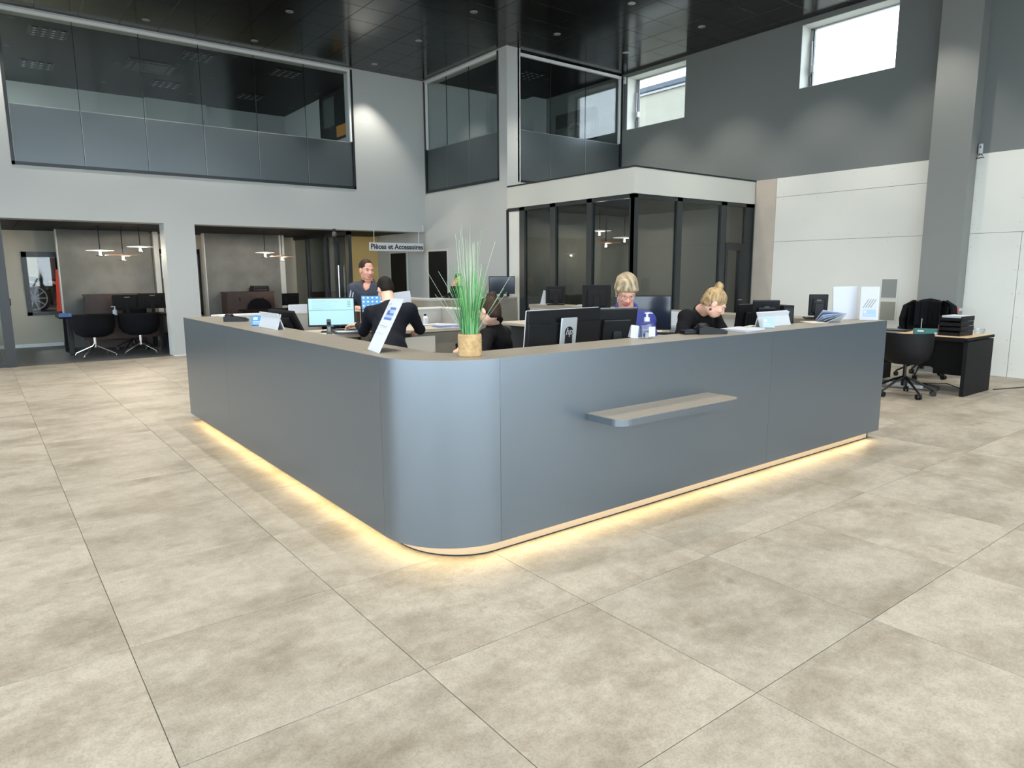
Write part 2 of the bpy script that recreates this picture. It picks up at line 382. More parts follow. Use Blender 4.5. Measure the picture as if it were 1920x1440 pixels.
# ---- mezzanine glazing
def glazing(name, ax, c, u0, u1, z0, z1, zf, joints, flip=1):
    w = SE(name); d = .03
    def add(m, a, b, e, f, t, off=0):
        if ax == 'y': m.bx(a, b, c+off, c+off+t*flip, e, f)
        else: m.bx(c+off, c+off+t*flip, a, b, e, f)
        return m
    fr = M(); add(fr, u0, u1, z0, z0+.055, .10, -.012*flip); add(fr, u0, u0+.045, z0, z1, .10, -.012*flip); add(fr, u1-.045, u1, z0, z1, .10, -.012*flip)
    fr.ob('frame', 'frame_black', w)
    t = M(); add(t, u0, u1, z1-.05, z1, .06, -.006*flip); add(t, u1-.085, u1-.045, zf, z1, .05, 0); t.ob('head_trim', 'white_trim', w)
    js = [u0+.045]+joints+[u1-.045]
    for a, b in zip(js, js[1:]):
        m = M(); add(m, a+.004, b-.004, zf, z1-.05, .012, .03*flip); m.ob('pane', 'glass', w)
        m = M(); add(m, a+.004, b-.004, z0+.055, zf-.02, .012, .03*flip); m.ob('frosted_pane', 'frosted', w)
        m = M(); add(m, a+.004, b-.004, zf-.018, zf-.006, .013, .0295*flip); m.ob('pane_edge_glow', 'painted_edge_glow', w)  # pale strips paint the light glowing along the frosted pane edges
        m = M(); add(m, a+.004, a+.013, z0+.055, zf-.022, .0125, .0292*flip); m.ob('pane_edge_glow', 'painted_edge_glow', w)
    s = M()
    for j in joints: add(s, j-.004, j+.004, z0+.05, z1-.05, .012, .03*flip)
    if joints: s.ob('seal', 'black_matte', w)
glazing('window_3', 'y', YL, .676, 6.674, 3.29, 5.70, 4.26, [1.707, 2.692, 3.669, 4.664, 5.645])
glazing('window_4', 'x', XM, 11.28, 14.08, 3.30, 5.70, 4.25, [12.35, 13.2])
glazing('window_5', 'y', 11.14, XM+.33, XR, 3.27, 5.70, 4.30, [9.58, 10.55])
# mezzanine room shells
S(M().bx(.2, 7.35, YL+.02, 19.8, 3.05, 3.2).bx(XM+.3, XR, 11.37, 14.6, 3.05, 3.2).bx(-2.6, 2.85, YL+.02, 18, -.2, -.003).ob('floor_mezzanine', 'office_floor'))
S(M().bx(.1, 7.4, 14.2, 19.7, ZC-.005, ZC+.1).bx(XM+.02, XR+.2, 11.17, 14.6, ZC-.005, ZC+.1).ob('ceiling_mezzanine', 'mezz_ceiling'))
S(M().bx(.1, 7.4, 19.4, 19.6, 3.2, ZC).bx(7.14, 7.34, YL+.4, 19.5, 3.2, ZC).bx(.1, .3, YL+.4, 16, 3.2, ZC).bx(.1, .3, 18.9, 19.5, 3.2, ZC).bx(.1, .3, 16, 18.9, 3.2, 4.2)  # gap in the left wall added out of view, lets sky light in
  .bx(3.7, 5.1, 19.28, 19.4, 3.2, ZC).ob('wall_mezzanine', 'grey_paint'))
S(M().bx(XM, XR+.2, 14.05, 14.25, 3.2, ZC).bx(11.2, XR, 13.7, 14.06, 3.2, ZC).ob('wall_mezzanine', 'grey_paint'))
# ---- two high windows in the dark wall
def highwin(name, y0, y1, z0, z1):
    w = SE(name); X = XR+.27; t = .055
    fr = M().bx(X, X+.06, y0, y0+t, z0, z1).bx(X, X+.06, y1-t, y1, z0, z1).bx(X, X+.06, y0, y1, z0, z0+.03).bx(X, X+.06, y0, y1, z1-.03, z1)
    fr.ob('frame', 'steel', w)
    M().bx(X-.002, X+.05, y1-t-.022, y1-t, z0+.03, z1-.03).ob('gasket', 'frame_black', w)
    M().bx(X+.02, X+.03, y0+t, y1-t, z0+.03, z1-.03).ob('pane', 'glass_clear', w)
    a = M().box((X-.04, y1-.10, z0+.34), (.07, .06, .11), bev=.012).ob('opener', 'white_plastic', w)
    M().cyl((X-.05, y1-.075, z0+.36), (X-.03, y1-.055, z0+.80), .013).ob('opener_rod', 'white_plastic', a)
    M().tube([(X-.04, y1-.1, z0+.29), (X-.05, y1-.05, z0+.2), (X-.04, y1-.06, z0+.0)], .008).ob('opener_cable', 'cable_dark', a)
    rv = M().bx(XR+.002, X, y1-.006, y1, z0, z1).bx(XR+.002, X, y0, y1, z1-.006, z1).bx(XR+.002, X, y0, y0+.006, z0, z1).bx(XR+.002, X, y0, y1, z0, z0+.006)
    rv.ob('reveal', 'pale_paint', w)
highwin('window_6', 9.43, 11.0, 4.57, 5.655); highwin('window_7', 5.385, 6.975, 4.62, 5.645)
# ---- glazed cabin
fa = M().bx(XM, XM+.12, YC, 11.03, 2.745, 3.142).bx(XM+.12, XR-.001, YC, YC+.12, 2.745, 3.142).bx(XM+.12, XR, YC+.12, 11.07, 3.06, 3.14)
S(fa.ob('wall_cabin', 'pale_paint'), 'pale fascia band around the glazed office cabin')
S(M().bx(XM-.006, XM+.13, YC-.006, 11.03, 3.142, 3.168).bx(XM+.13, XR-.001, YC-.006, YC+.13, 3.142, 3.168).ob('trim_1', 'frame_black'))
S(M().bx(XM+.12, XR-.001, YC+.12, 11.069, 2.735, 2.75).ob('ceiling_cabin', 'office_ceiling'))
S(M().bx(XM+.3, XR-.03, 11.05, 11.069, 0, 2.74).bx(XR-.03, XR-.0005, YC+.1, 11.069, 0, 2.74).ob('wall_cabin', 'cabin_wall'))
cg = SE('window_8')
p = M()
for y0, y1 in ((10.515, 10.665), (9.62, 9.767), (8.685, 8.81), (YC, 7.83)): p.bx(XM+.01, XM+.09, y0, y1, 0, 2.745)
p.bx(XM+.01, XM+.09, YC, 11.02, 2.68, 2.745).bx(XM+.01, XM+.09, YC, 11.02, 0, .05).bx(XM+.0, XM+.06, 11.005, 11.03, 0, 2.745)
p.bx(XM+.01, 8.47, YC+.001, YC+.08, 0, 2.744).bx(9.43, 9.56, YC+.01, YC+.08, 0, 2.745).bx(10.63, 10.79, YC+.01, YC+.08, 0, 2.745).bx(11.37, XR-.002, YC+.01, YC+.08, 0, 2.745)
p.bx(XM+.1, XR-.002, YC+.01, YC+.08, 2.68, 2.745).bx(8.47, 10.63, YC+.01, YC+.08, 0, .05)
p.ob('frame', 'frame_grey', cg)
for y0, y1 in ((9.767, 10.515), (8.81, 9.62), (7.83, 8.685)): M().bx(XM+.045, XM+.055, y0, y1, .05, 2.68).ob('pane', 'glass_dark', cg)
for x0, x1 in ((8.47, 9.43), (9.56, 10.63)): M().bx(x0, x1, YC+.04, YC+.05, .05, 2.68).ob('pane', 'glass_dark', cg)
M().bx(10.79, 11.37, YC+.04, YC+.05, 2.03, 2.68).ob('pane', 'glass_dark', cg)
M().bx(XM+.02, XM+.06, 10.665, 11.005, 0, 2.68).ob('white_panel', 'board_white', cg)
d = SE('door_1')
M().bx(10.79, 11.37, YC, YC+.09, 1.9, 2.03).bx(10.79, 10.86, YC, YC+.09, 0, 1.9).bx(11.24, 11.37, YC, YC+.09, 0, 1.9).bx(10.86, 11.24, YC, YC+.09, 0, .1).ob('frame', 'frame_black', d)
M().bx(10.86, 11.24, YC+.04, YC+.05, .1, 1.9).ob('pane', 'glass_dark', d)
M().tube([(11.27, YC-.002, 1.0), (11.27, YC-.05, 1.0), (11.16, YC-.05, 1.0)], .009).ob('door_handle', 'steel', d)
# ---- offices under the mezzanine
oc = M().bx(-3, XM, 14.2, 18.1, 2.46, 2.6).ob('ceiling_office', 'white_trim'); S(oc)
for i in range(-5, 14):
    for j in range(2):
        x0 = -3+(i+5)*.62; y0 = YL+.41+j*1.75
        if x0+.6 > XM: continue
        M().bx(x0+.004, x0+.612, y0+.004, min(y0+1.742, 17.9), 2.44, 2.46).ob('ceiling_tile', 'office_ceiling', oc)
S(M().bx(-3, XM, 14.21, 18.0, -.2, -.002).ob('floor_office', 'office_floor'), 'dark grey office floor')
S(M().holed('y', 17.9, 18.1, -3, XM, 0, 2.6, [(.83, 1.55, .67, 2.0), (3.4, 4.32, .55, 2.1)]).ob('wall_office', 'beige_wall'))
S(M().bx(1.425, 3.14, 17.1, 17.3, 0, 2.44).bx(4.27, 5.98, 17.1, 17.3, 0, 2.44).ob('wall_panel', 'concrete'), 'concrete-look wall panel behind the office desks')
S(M().bx(3.20, 3.30, 17.05, 17.3, 0, 2.44).bx(5.98, 6.10, 17.08, 17.3, 0, 2.44).bx(1.405, 1.425, 17.1, 17.3, 0, 2.44).bx(4.25, 4.27, 17.1, 17.3, 0, 2.44).ob('trim_2', 'grey_paint'))
S(M().bx(-3, 1.42, 17.87, 17.9, 0, .07).bx(2.845, 3.38, YL-.012, YL, 0, .02).ob('baseboard_office', 'white_trim'))
def offwin(name, x0, x1, z0, z1):
    w = SE(name)
    M().bx(x0, x1, 17.86, 17.95, z1-.11, z1).bx(x0, x0+.09, 17.86, 17.95, z0, z1).bx(x1-.03, x1, 17.86, 17.95, z0, z1).bx(x0, x1, 17.86, 17.95, z0, z0+.07).ob('frame', 'frame_black', w)
    M().bx(x0+.09, x1-.03, 17.9, 17.91, z0+.07, z1-.11).ob('pane', 'glass_clear', w)
offwin('window_9', .83, 1.55, .67, 2.0); offwin('window_10', 3.4, 4.32, .55, 2.1)
S(M().bx(7.55, 8.364, 16.6, 16.75, 0, 2.44).ob('wall_yellow', 'yellow_wall'), 'yellow wall behind the customer in navy')
gp = SE('window_11'); p = M()
for y in (14.58, 15.25, 15.9, 17.0): p.bx(6.64, 6.72, y, y+.09, 0, 2.44)
p.bx(6.64, 6.72, 14.58, 17.9, 2.36, 2.44).bx(6.64, 6.72, 14.58, 17.9, 0, .08).ob('frame', 'frame_black', gp)
for y0, y1 in ((14.67, 15.25), (15.34, 15.9), (15.99, 17.0), (17.09, 17.9)): M().bx(6.675, 6.685, y0, y1, .08, 2.36).ob('pane', 'glass_dark', gp)
M().cyl((6.62, 15.1, .9), (6.62, 15.1, 1.7), .018).ob('pull_handle', 'steel', gp)
gp = SE('window_12')
M().bx(.29, .435, YL+.02, YL+.22, 0, 2.44).bx(-2.5, .29, YL+.08, YL+.16, 0, .07).bx(-1.1, -1.02, YL+.08, YL+.16, 0, 2.44).ob('frame', 'frame_black', gp)
M().bx(-1.02, .29, YL+.11, YL+.12, .07, 2.42).ob('pane', 'glass_dark', gp); M().bx(-2.5, -1.1, YL+.11, YL+.12, .07, 2.42).ob('pane', 'glass_dark', gp)
M().box((.437, YL+.12, 1.08), (.03, .05, .12), bev=.01).ob('latch', 'black_plastic', gp)
for nm, y0, y1, z1 in (('door_2', 13.223, 14.024, 2.0), ('door_3', 15.07, 15.867, 2.0)):
    d = SE(nm); M().bx(XM-.012, XM-.002, y0, y1, 0, z1).ob('door_leaf', 'black_matte', d)
    M().bx(XM-.02, XM-.001, y0-.05, y0, 0, z1+.05).bx(XM-.02, XM-.001, y1, y1+.05, 0, z1+.05).bx(XM-.02, XM-.001, y0, y1, z1, z1+.05).ob('door_frame', 'pale_paint', d)
    M().tube([(XM-.012, y0+.09, 1.0), (XM-.06, y0+.09, 1.0), (XM-.06, y0+.2, 1.0)], .009).ob('door_handle', 'steel', d)
# workshop and outdoors
S(M().bx(-4, 9, 18.1, 25, -.25, .60).ob('floor_workshop', 'office_floor'))
S(M().bx(-4, 9, 24.6, 24.8, 0, 4).bx(-4.2, -4, 18.1, 24.8, 0, 4).bx(9, 9.2, 18.1, 24.8, 0, 4).bx(-4, 9, 18.1, 24.8, 4, 4.2).ob('wall_workshop', 'workshop_wall'))
S(M().bx(-80, 80, -80, 80, -.5, -.26).ob('floor_ground', 'ground'))
# ============================================================= lamps
def downlight(x, y, lbl, cat='downlight'):
    t = E('ceiling_downlight', lbl, cat, (x, y, ZC), 0, 'recessed ceiling downlights')
    M().lathe([(.045, -.004), (.062, -.006), (.064, .0), (.045, .004)], 20).ob('rim', 'steel', t, 'all')
    M().cyl((0, 0, -.003), (0, 0, .01), .044, n=20).ob('lens', 'lens_white', t)
    l = bpy.data.lights.new('spot', 'SPOT'); l.energy = SPOT_W; l.spot_size = R(84); l.spot_blend = .55; l.shadow_soft_size = .04; l.color = (1.0, .94, .84)
    o = bpy.data.objects.new('spot', l); COL.objects.link(o); o.parent = t; o.location = (0, 0, -.02)
vis = {(7.49, 14.69): 'downlight nearest the wall between the two mezzanine windows', (7.49, 12.79): 'downlight left of the corner post, second from the wall', (7.49, 10.82): 'downlight left of the corner post, nearest the viewer',
       (4.885, 14.69): 'downlight above the long mezzanine window, nearest that window', (4.885, 12.69): 'downlight above the long mezzanine window, nearer the viewer', (9.444, 8.88): 'downlight at the top edge of the picture between post and right wall', (11.36, 8.88): 'downlight close to the dark wall between the two high windows'}
DL = []
ORD = 'first second third fourth fifth sixth seventh eighth ninth'.split()
for ix, x in enumerate((11.36, 9.444, 7.49, 4.885, 2.95, 1.0, -1.6, -4.2)):
    for iy, y in enumerate((14.69, 12.75, 10.82, 8.88, 6.95, 5.0, 2.6, .2, -2.6)):
        if x > 9.2 and y > 11: continue
        lb = [v for (a, b), v in vis.items() if abs(a-x) < .05 and abs(b-y) < .1]
        downlight(x*.9242, y*.9242, lb[0] if lb else 'recessed downlight outside the picture, %s from right wall, %s row from mezzanine' % (ORD[ix], ORD[iy]))
def pendant(x, y, zd, ztop, r, m, lbl, grp, pw=OFFICE_W):
    t = E('pendant_lamp', lbl, 'pendant lamp', (x, y, zd), 0, grp)
    M().lathe([(.012, .022), (.035, .018), (r, .004), (r, -.002), (.035, -.012), (.012, -.014)], 32).ob('shade', m, t, 'all')
    M().cyl((0, 0, -.09), (0, 0, -.012), .022, .017, 14).ob('lamp_glow', 'lamp_glow', t)
    M().lathe([(.02, -.104), (.075, -.100), (.075, -.094), (.02, -.09)], 24).ob('lower_disc', 'black_plastic', t, 'all')
    M().cyl((0, 0, .02), (0, 0, ztop-zd), .009, n=8).ob('stem', 'black_plastic', t)
    l = bpy.data.lights.new('bulb', 'POINT'); l.energy = pw; l.shadow_soft_size = .012; l.color = (1, .86, .68)
    o = bpy.data.objects.new('bulb', l); COL.objects.link(o); o.parent = t; o.location = (.05, 0, -.05)
pg = 'disc pendant lamps'
pendant(1.97, 15.5, 1.974, 2.44, .235, 'lamp_white', 'white disc pendant lamp on the left of three in the left office', pg)
pendant(2.352, 15.5, 1.887, 2.44, .30, 'lamp_copper', 'copper disc pendant lamp hanging lowest in the left office', pg)
pendant(2.664, 15.5, 2.056, 2.44, .235, 'lamp_white', 'white disc pendant lamp hanging highest in the left office', pg)
pendant(5.105, 15.5, 1.973, 2.44, .20, 'lamp_white', 'white disc pendant lamp above the brown sideboard', pg)
pendant(5.476, 15.5, 1.896, 2.44, .25, 'lamp_copper', 'copper disc pendant lamp beside the dark glass partition', pg)
pendant(*(9.904, 10.047, 2.323), 2.74, .23, 'lamp_white', 'white disc pendant lamp hanging highest in the glazed cabin', pg, 9)
pendant(*(9.722, 9.683, 2.078), 2.74, .29, 'lamp_copper', 'copper disc pendant lamp hanging lowest in the glazed cabin', pg, 9)
pendant(*(10.594, 10.022, 2.205), 2.74, .23, 'lamp_white', 'white disc pendant lamp next to the corner post of the cabin', pg, 9)
# grids of square recessed fittings in the mezzanine ceiling
def gridlamp(x, y, lbl):
    t = E('grid_downlight', lbl, 'ceiling light', (x, y, ZC-.006), 0, 'black gridded ceiling lights of the mezzanine')
    M().bx(-.3, .3, -.3, .3, -.004, .0).ob('plate', 'black_plastic', t)
    m = M(); q = M()
    for i in range(4):
        for j in range(4):
            cx, cy = -.21+.14*i, -.21+.14*j
            m.bx(cx-.05, cx+.05, cy-.05, cy+.05, -.022, -.004); q.bx(cx-.022, cx+.022, cy-.022, cy+.022, -.024, -.021)
    m.ob('louvre', 'frame_black', t); q.ob('cell', 'steel', t)
for p, l in (((1.473, 15.250, 5.730), 'gridded ceiling light at the far left of the long mezzanine window'), ((1.443, 17.627, 5.730), 'gridded ceiling light far left, behind the first row'), ((3.908, 15.148, 5.730), 'gridded ceiling light near the middle of the long mezzanine window'),
             ((3.843, 17.702, 5.730), 'gridded ceiling light behind the air conditioning unit'), ((5.682, 15.249, 5.730), 'gridded ceiling light at the right end of the long mezzanine window, front row'), ((5.711, 17.685, 5.730), 'gridded ceiling light at the right end of the long window, back row'),
             ((9.925, 12.317, 5.730), 'gridded ceiling light right of the corner post')): gridlamp(p[0], p[1], l)
ac = E('air_conditioner', 'black cassette air conditioner in the mezzanine ceiling behind the long window', 'air conditioner', ((3.303, 16.387, 5.730)[0], (3.303, 16.387, 5.730)[1], ZC-.006))
M().bx(-.45, .45, -.45, .45, -.03, 0, .008).ob('cover', 'black_plastic', ac); M().bx(-.3, .3, -.3, .3, -.036, -.03).ob('grille', 'frame_grey', ac)
for a in range(4):
    o = M().bx(-.3, .3, .34, .41, -.034, -.028).ob('air_slot', 'frame_grey', ac); o.rotation_euler = (0, 0, R(90*a))
s = E('spot_lamp', 'small lit spotlight at the back of the mezzanine room', 'spotlight', (7.216, 19.200, 5.865))
M().cyl((0, 0, .0), (0, .1, .05), .05, .04).ob('housing', 'black_plastic', s); M().cyl((0, -.008, -.004), (0, 0, 0), .04).ob('lens', 'lens_white', s)
l = bpy.data.lights.new('bulb', 'POINT'); l.energy = 210; l.shadow_soft_size = .03; o = bpy.data.objects.new('bulb', l); COL.objects.link(o); o.parent = s; o.location = (0, -.15, -.05)
for x, lb in ((1.0, 'added unseen tube lamp over the dark car in the workshop'), (4.5, 'added unseen tube lamp on the right side of the workshop')):  # lamps added out of view to light the workshop
    t = E('added_workshop_lamp', lb, 'added lamp', (x, 21, 3.85)); M().bx(-.08, .08, -1, 1, 0, .1).ob('housing', 'white_plastic', t); M().bx(-.05, .05, -.95, .95, -.03, 0).ob('tube', 'lamp_glow', t)
    l = bpy.data.lights.new('added_tube_light', 'AREA'); l.shape = 'RECTANGLE'; l.size = .4; l.size_y = 2; l.energy = 70; o = bpy.data.objects.new('added_tube_light', l); COL.objects.link(o); o.parent = t; o.location = (0, 0, -.05)
# ============================================================= reception counter
X0, Y0, X1, YE, ZT, ZB, RC = 1.677, 2.893, 6.47, 7.76, 1.081, .074, .462
CX, CY = X0+RC, Y0+RC
def arc(cx, cy, rx, ry, a0, a1, n): return [(cx+rx*math.cos(R(a0+(a1-a0)*i/n)), cy+ry*math.sin(R(a0+(a1-a0)*i/n))) for i in range(n+1)]
ct = E('reception_counter', 'long grey reception counter with rounded corner, lit from below', 'counter', (0, 0, 0))
def off(d):   # corner arc of the outer skin moved inwards by d
    return arc(CX, CY, RC-d, RC-d, 180, 270, 24)
th = .022
M().bx(X0, X0+th, CY+.0015, 6.30-.0008, ZB, ZT).ob('side_panel', 'panel_grey', ct)
M().bx(X0, X0+th, 6.30+.0008, YE, ZB, ZT).ob('side_panel', 'panel_grey', ct)
M().strip(off(0), off(th), ZB, ZT).ob('corner_panel', 'panel_grey', ct, True)
M().bx(CX+.0015, 4.66-.0008, Y0, Y0+th, ZB, ZT).ob('front_panel', 'panel_grey', ct)
M().bx(4.66+.0008, X1, Y0, Y0+th, ZB, ZT).ob('front_panel', 'panel_grey', ct)
M().bx(X0+th+.002, X0+th+.006, CY-.05, YE-.05, ZB+.03, ZT-.06).bx(CX-.05, X1-.05, Y0+th+.002, Y0+th+.006, ZB+.03, ZT-.06).ob('backing', 'black_base', ct)
M().bx(X1-th, X1, Y0+th, 7.6, ZB, ZT-.001).ob('end_panel', 'panel_grey', ct)
M().bx(X0+th, X0+.33, YE-th, YE, ZB, ZT-.001).ob('end_panel', 'panel_grey', ct)
wi = .335
outer = [(X0+.003, YE-.003)]+off(.003)+[(X1-.003, Y0+.003), (X1-.003, 7.6)]
inner = [(X1-wi, 7.6), (X1-wi, Y0+wi)]+arc(X0+wi+.14, Y0+wi+.14, .14, .14, 270, 180, 8)+[(X0+wi, YE-.003)]
M().prism(outer+inner, ZT-.045, ZT+.001).ob('counter_top', 'top_taupe', ct)
mi = M(); mi.bx(X0+wi-.04, X0+wi-.02, Y0+wi+.1, YE, 0, ZT-.045).bx(X0+wi+.1, X1-wi+.03, Y0+wi-.04, Y0+wi-.02, 0, ZT-.045).bx(X1-wi+.02, X1-wi+.04, Y0+wi-.02, 7.6, 0, ZT-.045)
mi.ob('inner_panel', 'partition_grey', ct)
# plinth, its black foot and the warm light strip under the overhang
def under(dl, df, z0, z1, nm, m):
    o = [(X0+dl, YE-.08)]+arc(CX, CY, RC-dl, RC-df, 180, 270, 24)+[(X1-.09, Y0+df)]
    i = [(X0+dl+.02, YE-.08)]+arc(CX, CY, RC-dl-.02, RC-df-.02, 180, 270, 24)+[(X1-.09, Y0+df+.02)]
    M().strip(o, i, z0, z1).ob(nm, m, ct, True)
under(.10, .053, .010, .12, 'plinth', 'plinth_tan'); under(.105, .058, 0, .010, 'plinth_foot', 'black_base')
M().bx(X1-.11, X1-.09, Y0+.053, 7.5, .01, .12).ob('plinth', 'plinth_tan', ct)
o = [(X0+th+.004, YE-.1)]+arc(CX, CY, RC-th-.004, RC-th-.004, 180, 270, 24)+[(X1-.12, Y0+th+.004)]
i = [(X0+th+.024, YE-.1)]+arc(CX, CY, RC-th-.024, RC-th-.024, 180, 270, 24)+[(X1-.12, Y0+th+.024)]
M().strip(o, i, ZB+.012, ZB+.018).ob('light_strip', 'led_warm', ct)
o = [(X0+.098, YE-.1)]+arc(CX, CY, RC-.098, RC-.051, 180, 270, 24)+[(X1-.12, Y0+.051)]
i = [(X0+.10, YE-.1)]+arc(CX, CY, RC-.10, RC-.053, 180, 270, 24)+[(X1-.12, Y0+.053)]
M().strip(o, i, .060, .092).ob('light_strip', 'led_face', ct)
# fold-out shelf
sh = M().prism([(2.768, Y0)]+arc(2.768+.09, 2.62+.06, .09, .06, 180, 270, 6)+arc(3.91-.09, 2.62+.06, .09, .06, 270, 360, 6)+[(3.91, Y0)], .667, .705)
sh.ob('shelf', 'panel_grey', ct)
M().prism([(2.772, Y0)]+arc(2.772+.09, 2.624+.06, .09, .06, 180, 270, 6)+arc(3.906-.09, 2.624+.06, .09, .06, 270, 360, 6)+[(3.906, Y0)], .705, .7075).ob('shelf_top', 'top_taupe', ct)
# work surfaces inside
wt = E('work_surface', 'beige worktop running behind the front of the counter', 'worktop', (0, 0, 0))
M().bx(X0+wi-.02, X1-wi+.02, Y0+wi-.02, 4.02, .845, .88, .004).ob('top', 'worktop', wt)
for x in (2.5, 4.1, 5.9): M().bx(x-.02, x+.02, 3.3, 3.9, 0, .845).ob('leg', 'grey_plastic', wt)
wt = E('work_surface', 'beige worktop along the right wing behind the woman in blue', 'worktop', (0, 0, 0))
M().bx(5.45, X1-wi+.02, 4.03, 7.4, .845, .88, .004).ob('top', 'worktop', wt)
for y in (4.4, 7.2): M().bx(5.5, 6.0, y-.02, y+.02, 0, .845).ob('leg', 'grey_plastic', wt)
wt = E('work_surface', 'beige worktop with papers in front of the man in the dark suit', 'worktop', (0, 0, 0))
M().bx(2.02, 4.805, 6.98, 7.72, .84, .88, .004).ob('top', 'worktop', wt)
M().bx(3.95, 4.8, 7.05, 7.09, 0, .84).ob('back_panel', 'top_taupe', wt)
M().bx(2.1, 2.14, 7.1, 7.7, 0, .84).ob('leg', 'grey_plastic', wt); M().bx(3.93, 3.97, 7.1, 7.7, 0, .84).ob('leg', 'grey_plastic', wt)
M().box((4.02, 7.0, .70), (.42, .012, .19)).ob('white_sheet', 'paper_warm', wt)
pt = E('desk_partition', 'pale grey partition with rounded end behind the left wing of the counter', 'partition', (0, 0, 0))
rr = .16; yp = 7.92
o = [(2.02, yp)]+arc(3.12, yp+rr, rr, rr, 270, 360, 10)+[(3.28, 8.6)]; i2 = [(2.02, yp+.03)]+arc(3.12, yp+rr, rr-.03, rr-.03, 270, 360, 10)+[(3.25, 8.6)]
M().strip(o, i2, 0, 1.065).ob('panel', 'partition_grey', pt, True)
o2 = [(2.02, yp-.006)]+arc(3.12, yp+rr, rr+.006, rr+.006, 270, 360, 10)+[(3.286, 8.6)]; i3 = [(2.02, yp+.12)]+arc(3.12, yp+rr, rr-.12, rr-.12, 270, 360, 10)+[(3.16, 8.6)]
M().strip(o2, i3, 1.065, 1.083).ob('cap', 'board_white', pt, True)
pt = E('desk_partition', 'pale grey partition between the man in the suit and the parts counter', 'partition', (0, 0, 0))
M().bx(3.62, 4.86, 7.78, 7.83, .0, 1.063).bx(4.81, 4.86, 7.2, 7.78, 0, 1.063).ob('panel', 'partition_grey', pt); M().bx(3.60, 4.865, 7.77, 7.90, 1.063, 1.08).bx(4.80, 4.90, 7.2, 7.77, 1.063, 1.08).ob('cap', 'board_white', pt)
M().bx(3.58, 3.62, 7.70, 7.9, 0, 1.07).ob('end_post', 'wood_brown', pt)
# second counter by the wall
c2 = E('parts_counter', 'taupe counter with rounded end under the sign by the grey wall', 'counter', (0, 0, 0))
yb = 10.72
o = [(8.35, yb)]+arc(6.65, yb+.26, .26, .26, 270, 180, 12)+[(6.39, 12.2)]; i2 = [(8.35, yb+.03)]+arc(6.65, yb+.26, .23, .23, 270, 180, 12)+[(6.42, 12.2)]
M().strip(o, i2, .08, 1.03).ob('panel', 'top_taupe', c2, True)
M().prism([(8.35, yb-.005)]+arc(6.65, yb+.26, .265, .265, 270, 180, 12)+[(6.385, 12.2), (6.75, 12.2), (6.75, 11.1), (8.35, 11.1)], 1.03, 1.054).ob('counter_top', 'partition_grey', c2)
M().bx(6.5, 8.35, yb+.06, yb+.1, 0, .08).ob('plinth', 'black_base', c2)
M().bx(6.75, 8.35, 11.1, 11.7, .70, .73).ob('worktop', 'worktop', c2)
# ============================================================= things on and around the counter
def monitor(lbl, loc, rz, w, h, tilt=4, body='black_plastic', screen='screen_off', zc=None, bez=.012, grp=None, cat='monitor', stand=True, name='monitor', depth=.03, hump=True):
    """screen faces local -Y; loc is the foot on its support, zc the height of the screen centre above it"""
    zc = zc or h/2+.1
    t = E(name, lbl, cat, loc, rz, grp); q = Matrix.Translation((0, 0, zc)) @ Matrix.Rotation(R(-tilt), 4, 'X')
    c = M().bx(-w/2, w/2, -.012, depth-.012, -h/2, h/2, .006)
    if hump: c.bx(-w*.32, w*.32, depth-.014, depth+.018, -h*.34, h*.30, .008)
    c = c.ob('casing', body, t); c.matrix_local = q
    s = M().bx(-w/2+bez, w/2-bez, -.0145, -.012, -h/2+bez*1.6, h/2-bez).ob('screen', screen, t); s.matrix_local = q
    if stand:
        M().bx(-.035, .035, depth+.002, depth+.03, .01, zc+.02, .004).ob('stand_neck', body, t); M().bx(-.12, .12, -.07, .13, 0, .012, .004).ob('stand_base', body, t)
    return t, q, s
# plant
pl = E('potted_grass', 'tall artificial green grass in a woven rope pot on the counter corner', 'plant', (2.075, 3.075, ZT+.001))
pm_ = M(); prof = [(.058, 0)]
for k in range(13): prof += [(.0648+.0012*(k % 2), .004+k*.0087), (.0612, .0085+k*.0087)]
pm_.lathe(prof+[(.061, .12), (.056, .12), (.055, .1)], 28).ob('pot', 'rope', pl, 'all'); M().cyl((0, 0, .098), (0, 0, .106), .056).ob('soil', 'soil', pl)
def blade(m, a, r0, top, lean, w, bend=1.6):
    ca, sa = math.cos(a), math.sin(a); p = []
    for k in range(7):
        t = k/6; d = r0+lean*t**bend; p.append(Vector((ca*d, sa*d, .10+(top-.10)*t)))
    px = Vector((-sa, ca, 0)) if random.random() < .5 else Vector((math.cos(a+1), math.sin(a+1), 0))
    L = [m.b.verts.new(q+px*w*(1-k/6.4)) for k, q in enumerate(p)]; Rr = [m.b.verts.new(q-px*w*(1-k/6.4)) for k, q in enumerate(p)]
    C = [m.b.verts.new(q+Vector((ca, sa, 0))*w*.35) for q in p]
    for k in range(6):
        m.b.faces.new((L[k], C[k], C[k+1], L[k+1])); m.b.faces.new((C[k], Rr[k], Rr[k+1], C[k+1]))
for nm, n, hh, ln in (('grass_bright', 150, (.26, .46), (.01, .070)), ('grass_dark', 60, (.2, .40), (.02, .08)), ('grass_dry', 55, (.42, .64), (.0, .032))):
    m = M()
    for _ in range(n):
        a = random.uniform(0, 2*math.pi); blade(m, a, random.uniform(.005, .042), random.uniform(*hh)*(1 if random.random() < .7 else 1.12), random.uniform(*ln), random.uniform(.0028, .0050))
    m.ob('foliage', nm, pl, kind='stuff')
def long_blade(px, h, d, mt, w=.0042):
    a = math.atan2(d[1], d[0]); m = M(); blade(m, a, .02, h, math.hypot(*d), w, px); m.ob('blade', mt, pl)
rt = (RT.x, RT.y)
